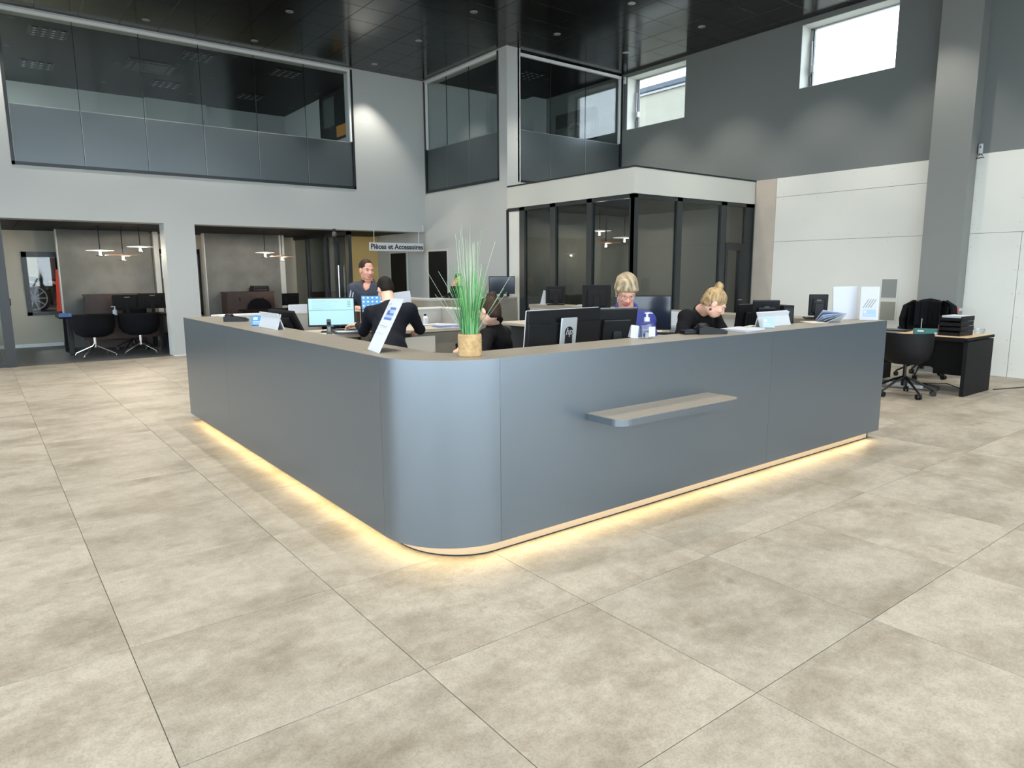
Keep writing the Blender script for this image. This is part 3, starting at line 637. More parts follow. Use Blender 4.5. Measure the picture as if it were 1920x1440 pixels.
for s, h, bnd, mt in ((-.205, .46, 1.0, 'grass_dry'), (-.16, .33, 1.1, 'grass_dry'), (.215, .45, 1.0, 'grass_dry'), (.165, .36, 1.05, 'grass_bright'), (.18, .34, 1.05, 'grass_dry'), (-.14, .45, 1.5, 'grass_dry'), (.05, .66, 1.5, 'grass_bright'), (-.02, .66, 1.5, 'grass_dry'), (.12, .60, 1.4, 'grass_dry')):
    long_blade(bnd, h, (rt[0]*s, rt[1]*s), mt)
# tilted brochure stand
bs = E('display_stand', 'white tilted acrylic leaflet stand with blue print on the left counter', 'sign', (1.772, 3.62, ZT+.001), 0)
u = Vector((.20, .98, 0)).normalized(); lean = Vector((.52, -.08, 1)).normalized(); nrm = u.cross(lean).normalized()
pmx = Matrix((( -u.x, lean.x, -nrm.x, 0), (-u.y, lean.y, -nrm.y, 0), (-u.z, lean.z, -nrm.z, 0), (0, 0, 0, 1)))
if pmx.to_3x3().determinant() < 0: pmx = Matrix(((-u.x, lean.x, nrm.x, 0), (-u.y, lean.y, nrm.y, 0), (-u.z, lean.z, nrm.z, 0), (0, 0, 0, 1)))
BH = .335; BW = .118
o = M().bx(-BW, BW, 0, BH, -.006, .0, .002).ob('panel', 'white_plastic', bs); o.matrix_local = pmx
o = M().bx(-BW+.006, BW-.006, .008, BH-.006, .0, .0012).ob('leaflet', 'paper', bs); o.matrix_local = pmx
lf = o
for a, b, c, d, mt in ((-.03, .075, .262, .278, 'paper_blue'), (-.06, .075, .228, .242, 'paper_blue'), (-.07, .075, .198, .212, 'paper_blue'), (-.055, -.01, .235, .258, 'paper_blue'), (-.03, .075, .243, .259, 'pale_blue'), (-.07, .075, .213, .227, 'pale_blue'), (-.08, .06, .158, .161, 'hatch_grey'), (-.05, .05, .150, .152, 'hatch_grey'), (-.07, .06, .112, .113, 'hatch_grey')):
    o = M().bx(a, b, c, d, .0012, .0018).ob('print', mt, lf)
o = M().tube([(-.06+.02*math.cos(t), .275+.028*math.sin(t), .0016) for t in np.linspace(.6, 5.6, 14)], .0012, 6).ob('print', 'hatch_grey', lf)
M().bx(-.0, .13, -.1, .1, 0, .004).ob('foot', 'glass_clear', bs)
# payment terminals
def terminal(lbl, loc, rz, k=1.0, cradle=False):
    t = E('payment_terminal', lbl, 'card reader', loc, rz)
    M().prism([(-.09*k, 0), (.085*k, 0), (.09*k, .018*k), (.06*k, .030*k), (-.05*k, .048*k), (-.09*k, .040*k)], -.04*k, .04*k, Matrix.Rotation(R(90), 3, 'X')).ob('body', 'black_plastic', t)
    M().ell((-.055*k, 0, .046*k), (.036*k, .036*k, .022*k)).ob('printer_cover', 'black_plastic', t, True)
    o = M().bx(.01*k, .06*k, -.026*k, .026*k, .0, .004).ob('display', 'screen_off', t); o.location = (0, 0, .034*k); o.rotation_euler = (0, R(14), 0)
    m = M()
    for i in range(3):
        for j in range(4): m.bx((.066+.0*i)*k-.0*j, .08*k, (-.02+.014*i)*k-.004, (-.02+.014*i)*k+.004, .022*k, .027*k)
    m.ob('keys', 'grey_plastic', t)
    return t
terminal('flat black card terminal at the far end of the left counter', (1.915, 6.74, ZT+.001), R(-35), 1.15)
tr = terminal('black card terminal on the counter in front of the woman with the bun', (4.14, 3.06, ZT+.001), R(-28), 1.2)
tc_ = E('terminal_cradle', 'low black cradle behind the card terminal near the woman with the bun', 'card reader', (4.03, 3.15, ZT+.001), R(-25))
M().bx(-.07, .07, -.045, .045, 0, .03, .008).ob('body', 'black_plastic', tc_); M().bx(-.05, .05, -.03, .03, .03, .034).ob('display', 'screen_off', tc_)
# small blue cards on wire stands
def bluecard(lbl, loc, rz, m, w=.10, h=.075):
    t = E('card_stand', lbl, 'sign', loc, rz)
    q = Matrix.Translation((0, 0, .006)) @ Matrix.Rotation(R(-22), 4, 'X')
    o = M().bx(-w/2, w/2, -.002, .002, 0, h).ob('card', m, t); o.matrix_local = q
    c = o
    M().bx(-w*.38, -w*.12, -.003, -.002, h*.55, h*.85).bx(-w*.38, w*.1, -.003, -.002, h*.30, h*.40).bx(-w*.38, w*.36, -.003, -.002, h*.12, h*.18).ob('print', 'paper', c)
    M().tube([(-w*.45, 0, .003), (0, .08, .003), (w*.45, 0, .003)], .002).ob('wire_foot', 'chrome', t)
bluecard('bright blue card on a wire stand beside the left card terminal', (1.90, 6.03, ZT+.001), R(-38), 'card_blue', .145, .085)
bluecard('pale blue card on a wire stand beside the paper pile', (4.88, 3.07, ZT+.001), R(-50), 'pale_blue', .09, .082)
# long white tilted document holders standing on the inner edge
def docholder(lbl, p0, p1, h, lean):
    a, b = Vector(p0), Vector(p1); L = (b-a).length; rz = math.atan2((b-a).y, (b-a).x)
    t = E('document_holder', lbl, 'document holder', (a+b)/2, rz)
    o = M().bx(-L/2, L/2, -.003, .003, 0, h).ob('front_plate', 'white_plastic', t); o.rotation_euler = (R(lean), 0, 0)
    o = M().bx(-L/2, L/2, -.003, .003, 0, h*.93).ob('back_plate', 'white_plastic', t); o.rotation_euler = (R(-lean*.8), 0, 0); o.location = (0, -.16*h/.13*math.sin(R(lean))*(1 if lean > 0 else 1), 0)
docholder('white tilted document holder beside the leaning monitor on the left counter', (1.93, 5.95, ZT+.001), (1.93, 5.50, ZT+.001), .135, 20)
docholder('white tilted document holder behind the paper pile on the right counter', (4.92, 3.17, ZT+.001), (5.36, 3.17, ZT+.001), .125, -18)
# monitors behind the front counter, seen from the back
t, q, s = monitor('wide black monitor with silver stand and round logo, seen from behind', (3.17, 3.56, .881), R(180+4), .70, .39, 6, 'black_plastic', 'screen_off', .20, name='monitor', hump=False)
o = M().bx(-.35, .35, .006, .0185, .12, .125).bx(-.35, .35, .010, .030, -.12, .11, .006).ob('back_cover', 'black_plastic', t); o.matrix_local = q
o = M().bx(-.352, .352, -.0135, -.004, -.196, .197, .003).ob('front_bezel', 'white_plastic', t); o.matrix_local = q
o = M().bx(-.078, .078, .045, .056, -.24, .145, .006).ob('silver_stand', 'silver', t); o.matrix_local = q; plate = o
M().cyl((0, .056, .045), (0, .0575, .045), .040, n=32).ob('logo', 'black_plastic', plate)
text('logo_letters', 'hp', 'silver', plate, .068, Matrix.Translation((0, .0582, .050)) @ Matrix.Rotation(R(180), 4, 'Z') @ Matrix.Rotation(R(90), 4, 'X'), .0008, .0006, .25)
t, q, s = monitor('black monitor seen from behind, in front of the woman in blue', (3.71, 3.60, .881), R(180-16), .35, .37, 10, 'black_plastic', 'screen_off', .197, name='monitor')
o = M().bx(-.175, .175, -.0135, -.004, .183, .189).ob('top_edge', 'steel', t); o.matrix_local = q
o = M().bx(-.04, .04, .036, .0385, .06, .085).ob('handle_slot', 'black_base', t); o.matrix_local = q
monitor('dark switched-off monitor behind the woman in blue', (*(5.312, 4.748, 1.097)[:2], .881), R(-38), .56, .345, 3, 'black_plastic', 'screen_off', .235)
t, q, s = monitor('slanted black monitor seen from behind, beside the left document holder', (2.26, 6.35, .881), R(96), .50, .27, 26, 'black_plastic', 'screen_off', .19)
t, q, s = monitor('monitor with a pale cyan window open, left of the man in the dark suit', (3.06, 7.22, .881), R(-23), .50, .315, 5, 'black_plastic', 'screen_cyan', .225)
m = M()
for k in range(9): m.bx(-.20, -.20+random.uniform(.08, .30), -.0156, -.0146, .125-k*.012, .1265-k*.012)
m.bx(-.232, .232, -.0157, -.0146, .018, .023)
for k in range(4): m.bx(.17, .205, -.0156, -.0146, .11-k*.018, .116-k*.018)
m.bx(.19, .21, -.0156, -.0146, -.138, -.132).bx(.1, .16, -.0156, -.0146, -.137, -.134)
m.ob('window_lines', 'screen_line', s, kind='stuff'); M().bx(-.235, .235, -.0153, -.0146, .138, .1445).ob('title_bar', 'white_plastic', s)
M().bx(-.014, .014, -.0135, -.0118, -.154, -.149).ob('maker_badge', 'steel', t).matrix_local = q
t, q, s = monitor('monitor with a blue desktop and white icons, half hidden by the man in the suit', ((3.606, 7.316, 1.076)[0], (3.606, 7.316, 1.076)[1], .881), R(-20), .28, .36, 5, 'black_plastic', 'screen_off', .22)
o = M().bx(-.128, .128, -.0150, -.0142, .02, .165).ob('wallpaper', 'screen_blue', s); m = M()
for a in range(5):
    for b in range(3): m.bx(-.115+.05*a, -.095+.05*a, -.0156, -.0149, .135-.045*b, .152-.045*b)
m.bx(-.12, -.02, -.0156, -.0142, -.07, .0).bx(-.11, -.06, -.0156, -.0142, -.095, -.085).bx(-.1, -.07, -.0156, -.0142, -.15, -.105).ob('icons', 'screen_icon', s)
t, q, s = monitor('low wide black monitor behind the right document holder', ((5.473, 3.600, 1.094)[0], 3.60, .881), R(180-6), .46, .33, 8, 'black_plastic', 'screen_off', .195)
t, q, s = monitor('black monitor with square back standing left of the loose white leaf', (5.29, 3.37, .881), R(180-42), .22, .27, 12, 'black_plastic', 'screen_off', .27)
o = M().bx(-.02, .02, .0385, .0395, .06, .09).ob('maker_badge', 'grey_plastic', t); o.matrix_local = q
bx_ = E('computer_box', 'black upright computer box right of the square-backed monitor', 'computer', (5.68, 3.47, .881), R(-20)); M().bx(-.055, .055, -.12, .12, 0, .345, .004).ob('case', 'black_matte', bx_); M().bx(-.04, .04, -.1215, -.12, .2, .32).ob('front_grille', 'black_plastic', bx_)
t, q, s = monitor('upright black monitor back standing against the white wall boards', (6.25, 3.43, ZT+.002), R(180-52), .165, .20, 3, 'black_plastic', 'screen_off', .125)
o = M().bx(-.02, .02, .0485, .0495, .04, .055).ob('maker_badge', 'grey_plastic', t); o.matrix_local = q
# right end: papers, stands
def sheets(lbl, loc, rz, w, d, n, m='paper', cat='papers', name='paper_stack', jit=.01):
    t = E(name, lbl, cat, loc, rz)
    for k in range(n):
        o = M().bx(-w/2, w/2, -d/2, d/2, 0, .003).ob('sheet', m if isinstance(m, str) else m[k % len(m)], t); o.location = (random.uniform(-jit, jit), random.uniform(-jit, jit), .0032*k); o.rotation_euler = (0, 0, random.uniform(-.08, .08))
    return t
sheets('white pile of papers on the counter right of the card terminal', (4.55, 3.08, ZT+.001), R(10), .30, .21, 6)
yl = E('sticky_notes', 'yellow-green notes lying on the white pile of papers', 'notes', (4.72, 3.13, ZT+.022), R(15)); M().bx(-.07, .07, -.02, .02, 0, .004).ob('pad', 'grass_dry', yl)
sheets('single white sheet lying flat left of the fanned leaflets', (5.77, 3.2, ZT+.001), R(-30), .15, .21, 1, 'paper_warm')
fl_ = E('fanned_leaflets', 'fanned purple and white leaflets propped on the counter', 'leaflets', (5.93, 3.16, ZT+.001), R(-38))
for k in range(6):
    o = M().bx(-.105, .105, -.001, .001, 0, .14).ob('leaflet', ('paper', 'paper_blue', 'paper', 'pale_blue', 'paper', 'paper')[k], fl_); o.rotation_euler = (R(50+5*k), R(-6*k+8), R(3*k)); o.location = (.0, .004*k, .003)
ps = E('paper_stand', 'tall white paper stand near the right end of the counter', 'sign', (6.33, 3.21, ZT+.001), R(-32))
o = M().bx(-.115, .115, -.004, 0, 0, .30).ob('sheet', 'paper', ps); o.rotation_euler = (R(-6), 0, 0); o = M().bx(-.115, .115, 0, .006, 0, .29).ob('back_plate', 'white_plastic', ps); o.rotation_euler = (R(-6), 0, 0)
M().bx(-.08, .08, -.01, .09, 0, .006).ob('foot', 'white_plastic', ps)
ls = E('leaflet_stand', 'narrow white leaflet stand with grey print at the right end', 'sign', (6.39, 3.02, ZT+.001), R(-62))
q = Matrix.Rotation(R(-14), 4, 'X') 
o = M().bx(-.075, .075, -.004, 0, 0, .305).ob('leaflet', 'paper', ls); o.matrix_local = q; lo = o
m = M()
for k in range(4): m.box((-.03+.02*k, -.0045, .15), (.008, .001, .09), Matrix.Rotation(R(28), 3, 'Y'))
m.ob('print', 'hatch_grey', lo); M().bx(-.05, .055, -.0052, -.004, .03, .095).ob('print', 'pale_blue', lo); M().bx(-.045, -.02, -.0058, -.0052, .06, .085).bx(-.04, .04, -.0058, -.0052, .045, .05).ob('print', 'paper', lo)
M().bx(-.07, .07, -.0, .10, 0, .005).ob('foot', 'white_plastic', ls)
# pump bottle and card
pb = E('pump_bottle', 'clear hand gel bottle with white pump on the front counter', 'bottle', (3.545, 3.135, ZT+.001), R(-25))
M().lathe([(.047, 0), (.05, .006), (.05, .085), (.043, .102), (.018, .112), (.016, .118)], 24, sy=.72).ob('bottle', 'glass_clear', pb, True)
M().lathe([(.044, .004), (.046, .01), (.046, .06), (.044, .064)], 20, sy=.68).ob('gel', 'glass', pb, True)
M().bx(.0, .046, -.037, -.0355, .015, .08).ob('label', 'paper', pb); M().bx(-.025, .0, -.0372, -.036, .006, .04).ob('label', 'hatch_grey', pb)
M().cyl((0, 0, .114), (0, 0, .142), .019).cyl((0, 0, .142), (0, 0, .165), .008).ob('cap', 'white_plastic', pb, True)
M().box((0, 0, .168), (.03, .022, .010), bev=.004).box((.022, 0, .169), (.035, .012, .008), Matrix.Rotation(R(8), 3, 'Y'), .003).ob('pump_head', 'white_plastic', pb)
cd = E('tent_card', 'small white tilted card left of the hand gel bottle', 'sign', (3.49, 3.195, ZT+.001), R(-30)); o = M().bx(-.027, .027, -.002, .0, 0, .088).ob('card', 'paper', cd); o.rotation_euler = (R(-14), R(8), 0)
o = M().bx(-.027, .027, 0, .002, 0, .085).ob('back_flap', 'paper', cd); o.rotation_euler = (R(18), R(8), 0); o.location = (0, .055, 0)
# left worktop: phone, tray, papers, mouse
ph = E('cordless_phone', 'grey cordless phone upright in its charger beside the cyan screen', 'phone', (2.94, 7.02, .881), R(-23))
M().bx(-.03, .03, -.035, .035, 0, .03, .008).ob('charger', 'grey_plastic', ph); o = M().bx(-.023, .023, -.012, .012, .015, .165, .009).ob('handset', 'grey_plastic', ph); h_ = o
M().bx(-.016, .016, -.0135, -.0118, .10, .135).ob('display', 'screen_off', h_); m = M()
for a in range(3):
    for b in range(4): m.bx(-.014+.0105*a, -.0065+.0105*a, -.0136, -.0118, .035+.013*b, .043+.013*b)
m.ob('keys', 'silver', h_)
tr_ = E('paper_tray', 'dark flat tray holding white paper in front of the cyan screen', 'tray', (3.22, 7.06, .881), R(-12)); M().bx(-.2, .2, -.12, .12, 0, .012).bx(-.2, .2, .11, .12, .012, .04).bx(-.2, -.19, -.12, .12, .012, .03).ob('tray', 'grey_plastic', tr_)
sheets('white printed sheets lying in the dark flat tray', (3.20, 7.06, .894), R(-14), .30, .2, 3)
sheets('beige folder lying on the left worktop beside the phone', (2.84, 7.12, .881), R(-30), .30, .22, 2, 'paper_warm')
sheets('white pad under the left hand of the man in the suit', ((3.490, 7.597, 0.881)[0], (3.490, 7.597, 0.881)[1], .881), R(-20), .16, .1, 2, 'paper_warm')
kb = E('keyboard', 'black keyboard under the cyan screen', 'keyboard', (3.36, 7.24, .881), R(-15)); M().bx(-.2, .2, -.06, .06, 0, .014, .003).ob('body', 'black_plastic', kb); m = M()
for a in range(13):
    for b in range(4): m.bx(-.19+.0295*a, -.167+.0295*a, -.05+.026*b, -.03+.026*b, .014, .018)
m.ob('keys', 'black_matte', kb)
sheets('white papers on the worktop right of the man in the suit', ((4.696, 7.808, 0.881)[0]-.1, 7.30, .881), R(-8), .30, .21, 3)
sheets('white letters near the blue folder at the corner of the worktop', (4.45, 7.48, .881), R(12), .40, .14, 3)
bf = sheets('dark blue folder with a white strap on the worktop edge', (4.50, 7.14, .881), R(-6), .34, .2, 2, ['paper_blue', 'paper_blue'], 'folder', 'folder', .003); M().tube([(0, -.1, .006), (.02, -.125, .002), (.03, -.13, -.05)], .004).ob('strap', 'paper', bf)
gb = E('gel_bottle', 'small clear bottle with black cap by the pale partition', 'bottle', (4.47, 7.62, .881)); M().lathe([(.03, 0), (.032, .006), (.032, .09), (.014, .105)], 18).ob('bottle', 'liquid', gb, True); M().bx(-.022, .022, -.034, -.030, .02, .08).ob('label', 'paper', gb); M().cyl((0, 0, .105), (0, 0, .13), .014).ob('cap', 'black_plastic', gb)
bp_ = E('board_stand', 'white upright sheet standing behind the man in the suit', 'sign', (4.235, 7.779, 1.159), R(-18)); bp_.location.z = 1.081
o = M().bx(-.125, .125, -.003, .003, 0, .21).ob('sheet', 'paper', bp_); o.rotation_euler = (0, R(-6), 0); M().bx(-.1, .1, -.04, .04, 0, .008).ob('foot', 'white_plastic', bp_)
wb = E('paper_box', 'white box of paper on the pale partition behind the left monitor', 'box', ((3.004, 8.311, 1.083)[0], 7.985, 1.084), R(-8)); M().bx(-.13, .13, -.05, .05, 0, .075, .002).ob('box', 'paper', wb); M().bx(-.125, .125, -.048, .048, .075, .080).ob('lid', 'white_plastic', wb)
# right wing: black monitor, dispensers, papers, organiser, keyboard
rz_ = R(-30)
monitor('black monitor back at the far end of the right wing, left of the two bottles', (6.28, 7.2, 1.082), R(180-40), .27, .23, 2, 'black_matte', 'screen_off', .14, stand=True)
monitor('black monitor back behind the left shoulder of the woman in blue', (5.88, 6.0, .881), R(180-40), .34, .3, 2, 'black_matte', 'screen_off', .34, stand=True)
ds = E('gel_dispenser', 'black dispenser box carrying two small bottles, before the cabin glass', 'dispenser', ((6.962, 7.137, 1.036)[0], (6.962, 7.137, 1.036)[1], 0), R(-38))
M().bx(-.08, .08, -.05, .05, 0, 1.22, .006).ob('body', 'black_matte', ds); M().bx(-.03, .03, -.0515, -.05, 1.06, 1.085).ob('print', 'pale_blue', ds)
for x, l in ((-.05, 'left one of the two small bottles on the black dispenser'), (.045, 'right one of the two small bottles on the black dispenser')):
    v = Matrix.Rotation(R(-38), 3, 'Z') @ Vector((x, 0, 0)); b = E('small_bottle', l, 'bottle', ds.location+v+Vector((0, 0, 1.221)), R(-38), 'bottles on the dispenser')
    M().lathe([(.024, 0), (.026, .004), (.026, .06), (.012, .072)], 16).ob('bottle', 'paper', b, True); M().cyl((0, 0, .072), (0, 0, .1), .012).box((.01, 0, .104), (.035, .012, .01)).ob('cap', 'black_plastic', b)
cb = E('lounge_chair', 'rounded black chair back inside the glazed cabin', 'chair', ((8.676, 9.225, 1.048)[0], (8.676, 9.225, 1.048)[1], 0), R(-30))
M().lathe([(.02, .42), (.25, .44), (.30, .5), (.31, .62), (.29, .66), (.25, .6), (.2, .52), (.02, .5)], 24).ob('seat', 'black_fabric', cb, True)
m = M(); pts = [(.30*math.cos(R(a)), .30*math.sin(R(a))) for a in range(20, 161, 10)]; m.strip(pts, [(x*.9, y*.9) for x, y in pts], .55, 1.12); m.ob('backrest', 'black_fabric', cb, True)
for a in (45, 135, 225, 315): M().cyl((.1*math.cos(R(a)), .1*math.sin(R(a)), .44), (.27*math.cos(R(a)), .27*math.sin(R(a)), 0), .014).ob('leg', 'black_plastic', cb)
sheets('white papers behind the wide monitor with the logo', (6.33, 6.6, ZT+.002), R(-20), .22, .3, 5)
lf2 = E('leaning_paper', 'white card leaning left of the far black monitor', 'papers', (6.2, 7.42, ZT+.002), R(-40)); o = M().bx(-.01, .06, -.002, .002, 0, .2).ob('card', 'paper', lf2); o.rotation_euler = (0, R(14), 0)
og = E('desk_organiser', 'white letter organiser with cards behind the gel bottle', 'organiser', ((5.830, 4.792, 0.995)[0], (5.830, 4.792, 0.995)[1], .881), R(-35))
M().bx(-.10, .10, -.05, .05, 0, .09).ob('box', 'white_plastic', og); o = M().bx(-.09, .07, .02, .026, .05, .23).ob('card', 'paper', og); o.rotation_euler = (R(-8), R(6), 0)
for k in range(4):
    o = M().bx(-.05, .09, -.055-.003*k, -.052-.003*k, .01+.016*k, .02+.016*k).ob('print', 'pale_blue' if k == 3 else 'hatch_grey', og)
kb = E('keyboard', 'black keyboard on the right wing in front of the dark monitor', 'keyboard', (5.62, 4.75, .881), R(-60)); M().bx(-.2, .2, -.06, .06, 0, .014, .003).ob('body', 'black_plastic', kb); m = M()
for a in range(13):
    for b in range(4): m.bx(-.19+.0295*a, -.167+.0295*a, -.05+.026*b, -.03+.026*b, .014, .018)
m.ob('keys', 'black_matte', kb)
sheets('beige papers on the right wing worktop below the organiser', (5.75, 4.35, .881), R(15), .34, .26, 4, 'paper_warm')
# tv on the parts counter
t, q, s = monitor('wide black monitor standing on the parts counter beside the cabin', ((7.949, 10.665, 1.231)[0], (7.949, 10.665, 1.231)[1], 1.055), R(-30), .50, .33, 0, 'black_plastic', 'screen_off', .23)
sheets('white papers on the rounded end of the parts counter', (6.66, 11.0, 1.055), R(5), .40, .25, 3)
lm = E('laptop', 'black laptop screen standing in front of the man with glasses', 'laptop', (7.15, 10.98, 1.055), R(160)); M().bx(-.17, .17, -.12, .12, 0, .015).ob('base', 'black_plastic', lm); o = M().bx(-.17, .17, 0, .008, 0, .22).ob('lid', 'black_plastic', lm); o.location = (0, .12, .01); o.rotation_euler = (R(-12), 0, 0)
# hanging sign
sg = E('hanging_sign', 'white sign reading Pièces et Accessoires hanging at the corner', 'sign', (7.462, 13.86, 2.085), 0)
M().bx(-.66, .66, -.02, .02, -.088, .088, .003).ob('board', 'white_plastic', sg)
text('lettering', 'Pièces et Accessoires', 'black_base', sg, .148, Matrix.Translation((0, -.0215, 0)) @ Matrix.Rotation(R(90), 4, 'X'), .0008, .0042)['kind'] = 'stuff'
for x in (-.55, .55): M().cyl((x, 0, .085), (x, 0, .36), .004, n=6).ob('wire', 'steel', sg)
cm_ = E('camera_dome', 'small round camera above the hanging sign', 'camera', ((6.074, 12.229, 2.162)[0], 14.0, 2.33)); M().ell((0, 0, 0), (.05, .05, .06)).ob('dome', 'grey_plastic', cm_, True); M().cyl((0, 0, .04), (0, 0, .11), .03).ob('mount', 'black_plastic', cm_)
# wall sensors
for lb, p in (('small white sensor at the wall corner above the hanging sign', (8.27, 14.11, 2.53)), ('small white sensor beside the high window by the mezzanine glass', (11.59, 11.05, 5.60)), ('white motion sensor with a cable on the right wall by the column', (11.58, 4.08, 3.23))):
    t = E('wall_sensor', lb, 'sensor', p); M().box((0, 0, 0), (.05, .05, .14) if p[2] > 3.2 else (.05, .035, .13), bev=.01).ob('body', 'white_plastic', t); M().box((-.026, 0, .02), (.004, .02, .03) if p[2] > 3.2 else (.002, .002, .002)).ob('lens', 'grey_plastic', t)
    if p[2] > 5: M().cyl((0, .01, -.07), (0, .01, -1.0), .006).ob('cable', 'cable_dark', t)
    elif p[2] > 3: M().tube([(0, -.01, -.07), (-.01, -.05, -.12), (0, .05, -.13), (0, .0, -.06)], .008).ob('cable', 'cable_dark', t)
# black profile on the wall and pictures
st = E('wall_strip', 'thin black vertical strip on the wall behind the parts counter monitor', 'strip', (XM-.004, 11.03, 0)); M().bx(-.012, .004, -.012, .012, 1.06, 2.72).ob('strip', 'frame_black', st)
pc = E('car_picture', 'dark framed photo of a white car on the mezzanine wall', 'picture', (XR-.03, 12.62, 4.95))
M().bx(-.015, .02, -.72, .68, -.42, .30).ob('canvas', 'photo_dark', pc)
m = M(); car = [(-.55, -.30), (-.56, -.2), (-.50, -.16), (-.30, -.12), (-.14, .02), (.12, .02), (.26, -.1), (.50, -.13), (.55, -.2), (.55, -.30)]
m.prism([(a, b) for a, b in car], 0, .004, Matrix(((0, 0, -1), (-1, 0, 0), (0, 1, 0))), (-.015, 0, 0)); m.ob('car_print', 'photo_light', pc)
m = M(); [m.cyl((-.019, y, -.29), (-.021, y, -.29), .075, n=20) for y in (.33, -.33)]; m.prism([(-.2, -.10), (-.10, .0), (.08, .0), (.18, -.09)], 0, .002, Matrix(((0, 0, -1), (-1, 0, 0), (0, 1, 0))), (-.019, 0, 0)); m.ob('wheel_print', 'photo_dark', pc)
M().bx(-.017, -.015, -.7, .66, -.2, -.02).ob('backdrop_print', 'photo_mid', pc)
pc = E('street_picture', 'dark tall picture on the mezzanine side wall left of the pier', 'picture', (7.14, (7.140, 16.945, 5.169)[1], (7.140, 16.945, 5.169)[2]))
a, b = (7.140, 16.915, 5.413), (7.140, 15.323, 4.530)
M().bx(-.03, -.001, b[1]-a[1], 0, -.55, .55).ob('canvas', 'photo_dark', pc); M().bx(-.032, -.03, (b[1]-a[1])*.55, -.25, -.2, .45).ob('sky_print', 'photo_mid', pc); M().bx(-.032, -.03, b[1]-a[1]+.05, (b[1]-a[1])*.6, -.5, -.25).ob('road_print', 'photo_orange', pc)
og_ = E('orange_glow_panel', 'orange panel painted as the glow of a lit doorway on the mezzanine back wall', 'glow panel', (7.448, 19.380, 5.411)); M().bx(-.16, .16, -.012, .012, -.3, .12).ob('sheet', 'photo_orange', og_); M().bx(-.18, .18, .0, .014, -.32, .14).ob('frame', 'frame_black', og_)  # orange sheet paints the glow of a lit doorway
# ============================================================= right area: black desk
dk = E('office_desk', 'black desk with light wood top by the white wall boards', 'desk', (9.354, 3.235, 0))
DL_, DD, DH = 1.72, .86, .715
M().bx(0, DD, 0, DL_, DH-.035, DH, .004).ob('desk_top', 'black_matte', dk)
M().bx(.012, DD-.012, .012, DL_-.012, DH, DH+.002).ob('top_veneer', 'wood_light', dk)
M().bx(.02, DD-.02, 0, .045, 0, DH-.047).ob('side_panel', 'black_matte', dk); M().bx(.02, DD-.02, DL_-.045, DL_, 0, DH-.047).ob('side_panel', 'black_matte', dk)
M().bx(.03, DD-.03, .05, DL_-.05, DH-.05, DH-.035).ob('rail', 'black_base', dk)
M().bx(.30, .33, .045, DL_-.045, .30, DH-.05).ob('modesty_panel', 'black_matte', dk)
dr = M().bx(.28, .75, .06, .46, .22, DH-.05).ob('drawer_unit', 'black_matte', dk); M().bx(.45, .75, 1.18, 1.6, .04, .55).ob('drawer_unit', 'black_matte', dk)
def deskat(x, y): return (9.354+x, 3.235+y, DH+.0025)
lt = E('letter_trays', 'stack of black letter trays on the near corner of the black desk', 'letter tray', deskat(.36, .27), R(-4))
for k in range(4):
    tr = M().bx(-.17, .17, -.125, .125, .0, .006).bx(-.17, .17, -.125, -.119, 0, .058).bx(-.17, .17, .119, .125, 0, .058).bx(.164, .17, -.125, .125, 0, .05).bx(-.17, -.164, -.125, .125, 0, .04).ob('tray', 'black_plastic', lt)
    tr.location = (.012*(k % 2), 0, .061*k)
    M().bx(-.15, .15, -.11, .11, .008, .02 if k < 3 else .064).ob('papers', 'paper', tr)
gbx = E('tissue_box', 'flat dark green box on the black desk', 'box', deskat(.22, .56), R(-62)); M().bx(-.135, .135, -.06, .06, 0, .07, .003).ob('box', 'teal_box', gbx); M().bx(-.10, -.03, -.0615, -.06, .035, .055).bx(.09, .125, -.0615, -.06, .005, .03).ob('print', 'paper', gbx)
rb = E('red_bottle', 'dark red bottle between the letter trays and the green box', 'bottle', deskat(.52, .50)); M().lathe([(.03, 0), (.034, .01), (.034, .10), (.02, .13), (.014, .14)], 16).ob('bottle', 'red_dark', rb, True); M().cyl((0, 0, .14), (0, 0, .175), .018).ob('cap', 'black_plastic', rb)
pn = E('pen_holder', 'thin grey pen standing on the desk before the jacket chair', 'pen', deskat(.62, .78)); M().cyl((0, 0, 0), (0, 0, .17), .006).ob('pen', 'steel', pn); M().cyl((0, 0, 0), (0, 0, .03), .02).ob('base', 'black_plastic', pn)
wk = E('wire_basket', 'small clear basket at the back corner of the black desk', 'basket', deskat(.72, .13), R(-4)); M().lathe([(.05, 0), (.062, .07), (.064, .07), (.058, .072), (.048, .006)], 16).ob('basket', 'glass_clear', wk, True); m = M()
for k in range(14): a = k*.449; m.cyl((.05*math.cos(a), .05*math.sin(a), 0), (.064*math.cos(a), .064*math.sin(a), .07), .0016, n=5)
m.ob('wires', 'steel', wk)
lp = E('laptop', 'closed flat dark laptop on the black desk in front of the jacket chair', 'laptop', deskat(.48, 1.05), R(5)); M().bx(-.13, .13, -.18, .18, 0, .018, .004).ob('body', 'black_plastic', lp); M().bx(-.12, .0, -.14, .14, .018, .0195).ob('lid', 'grey_plastic', lp)
mt = E('desk_mat', 'dark desk mat on the far half of the black desk', 'desk mat', deskat(.30, 1.22)); M().bx(-.26, .16, -.34, .38, 0, .003).ob('mat', 'grey_plastic', mt)
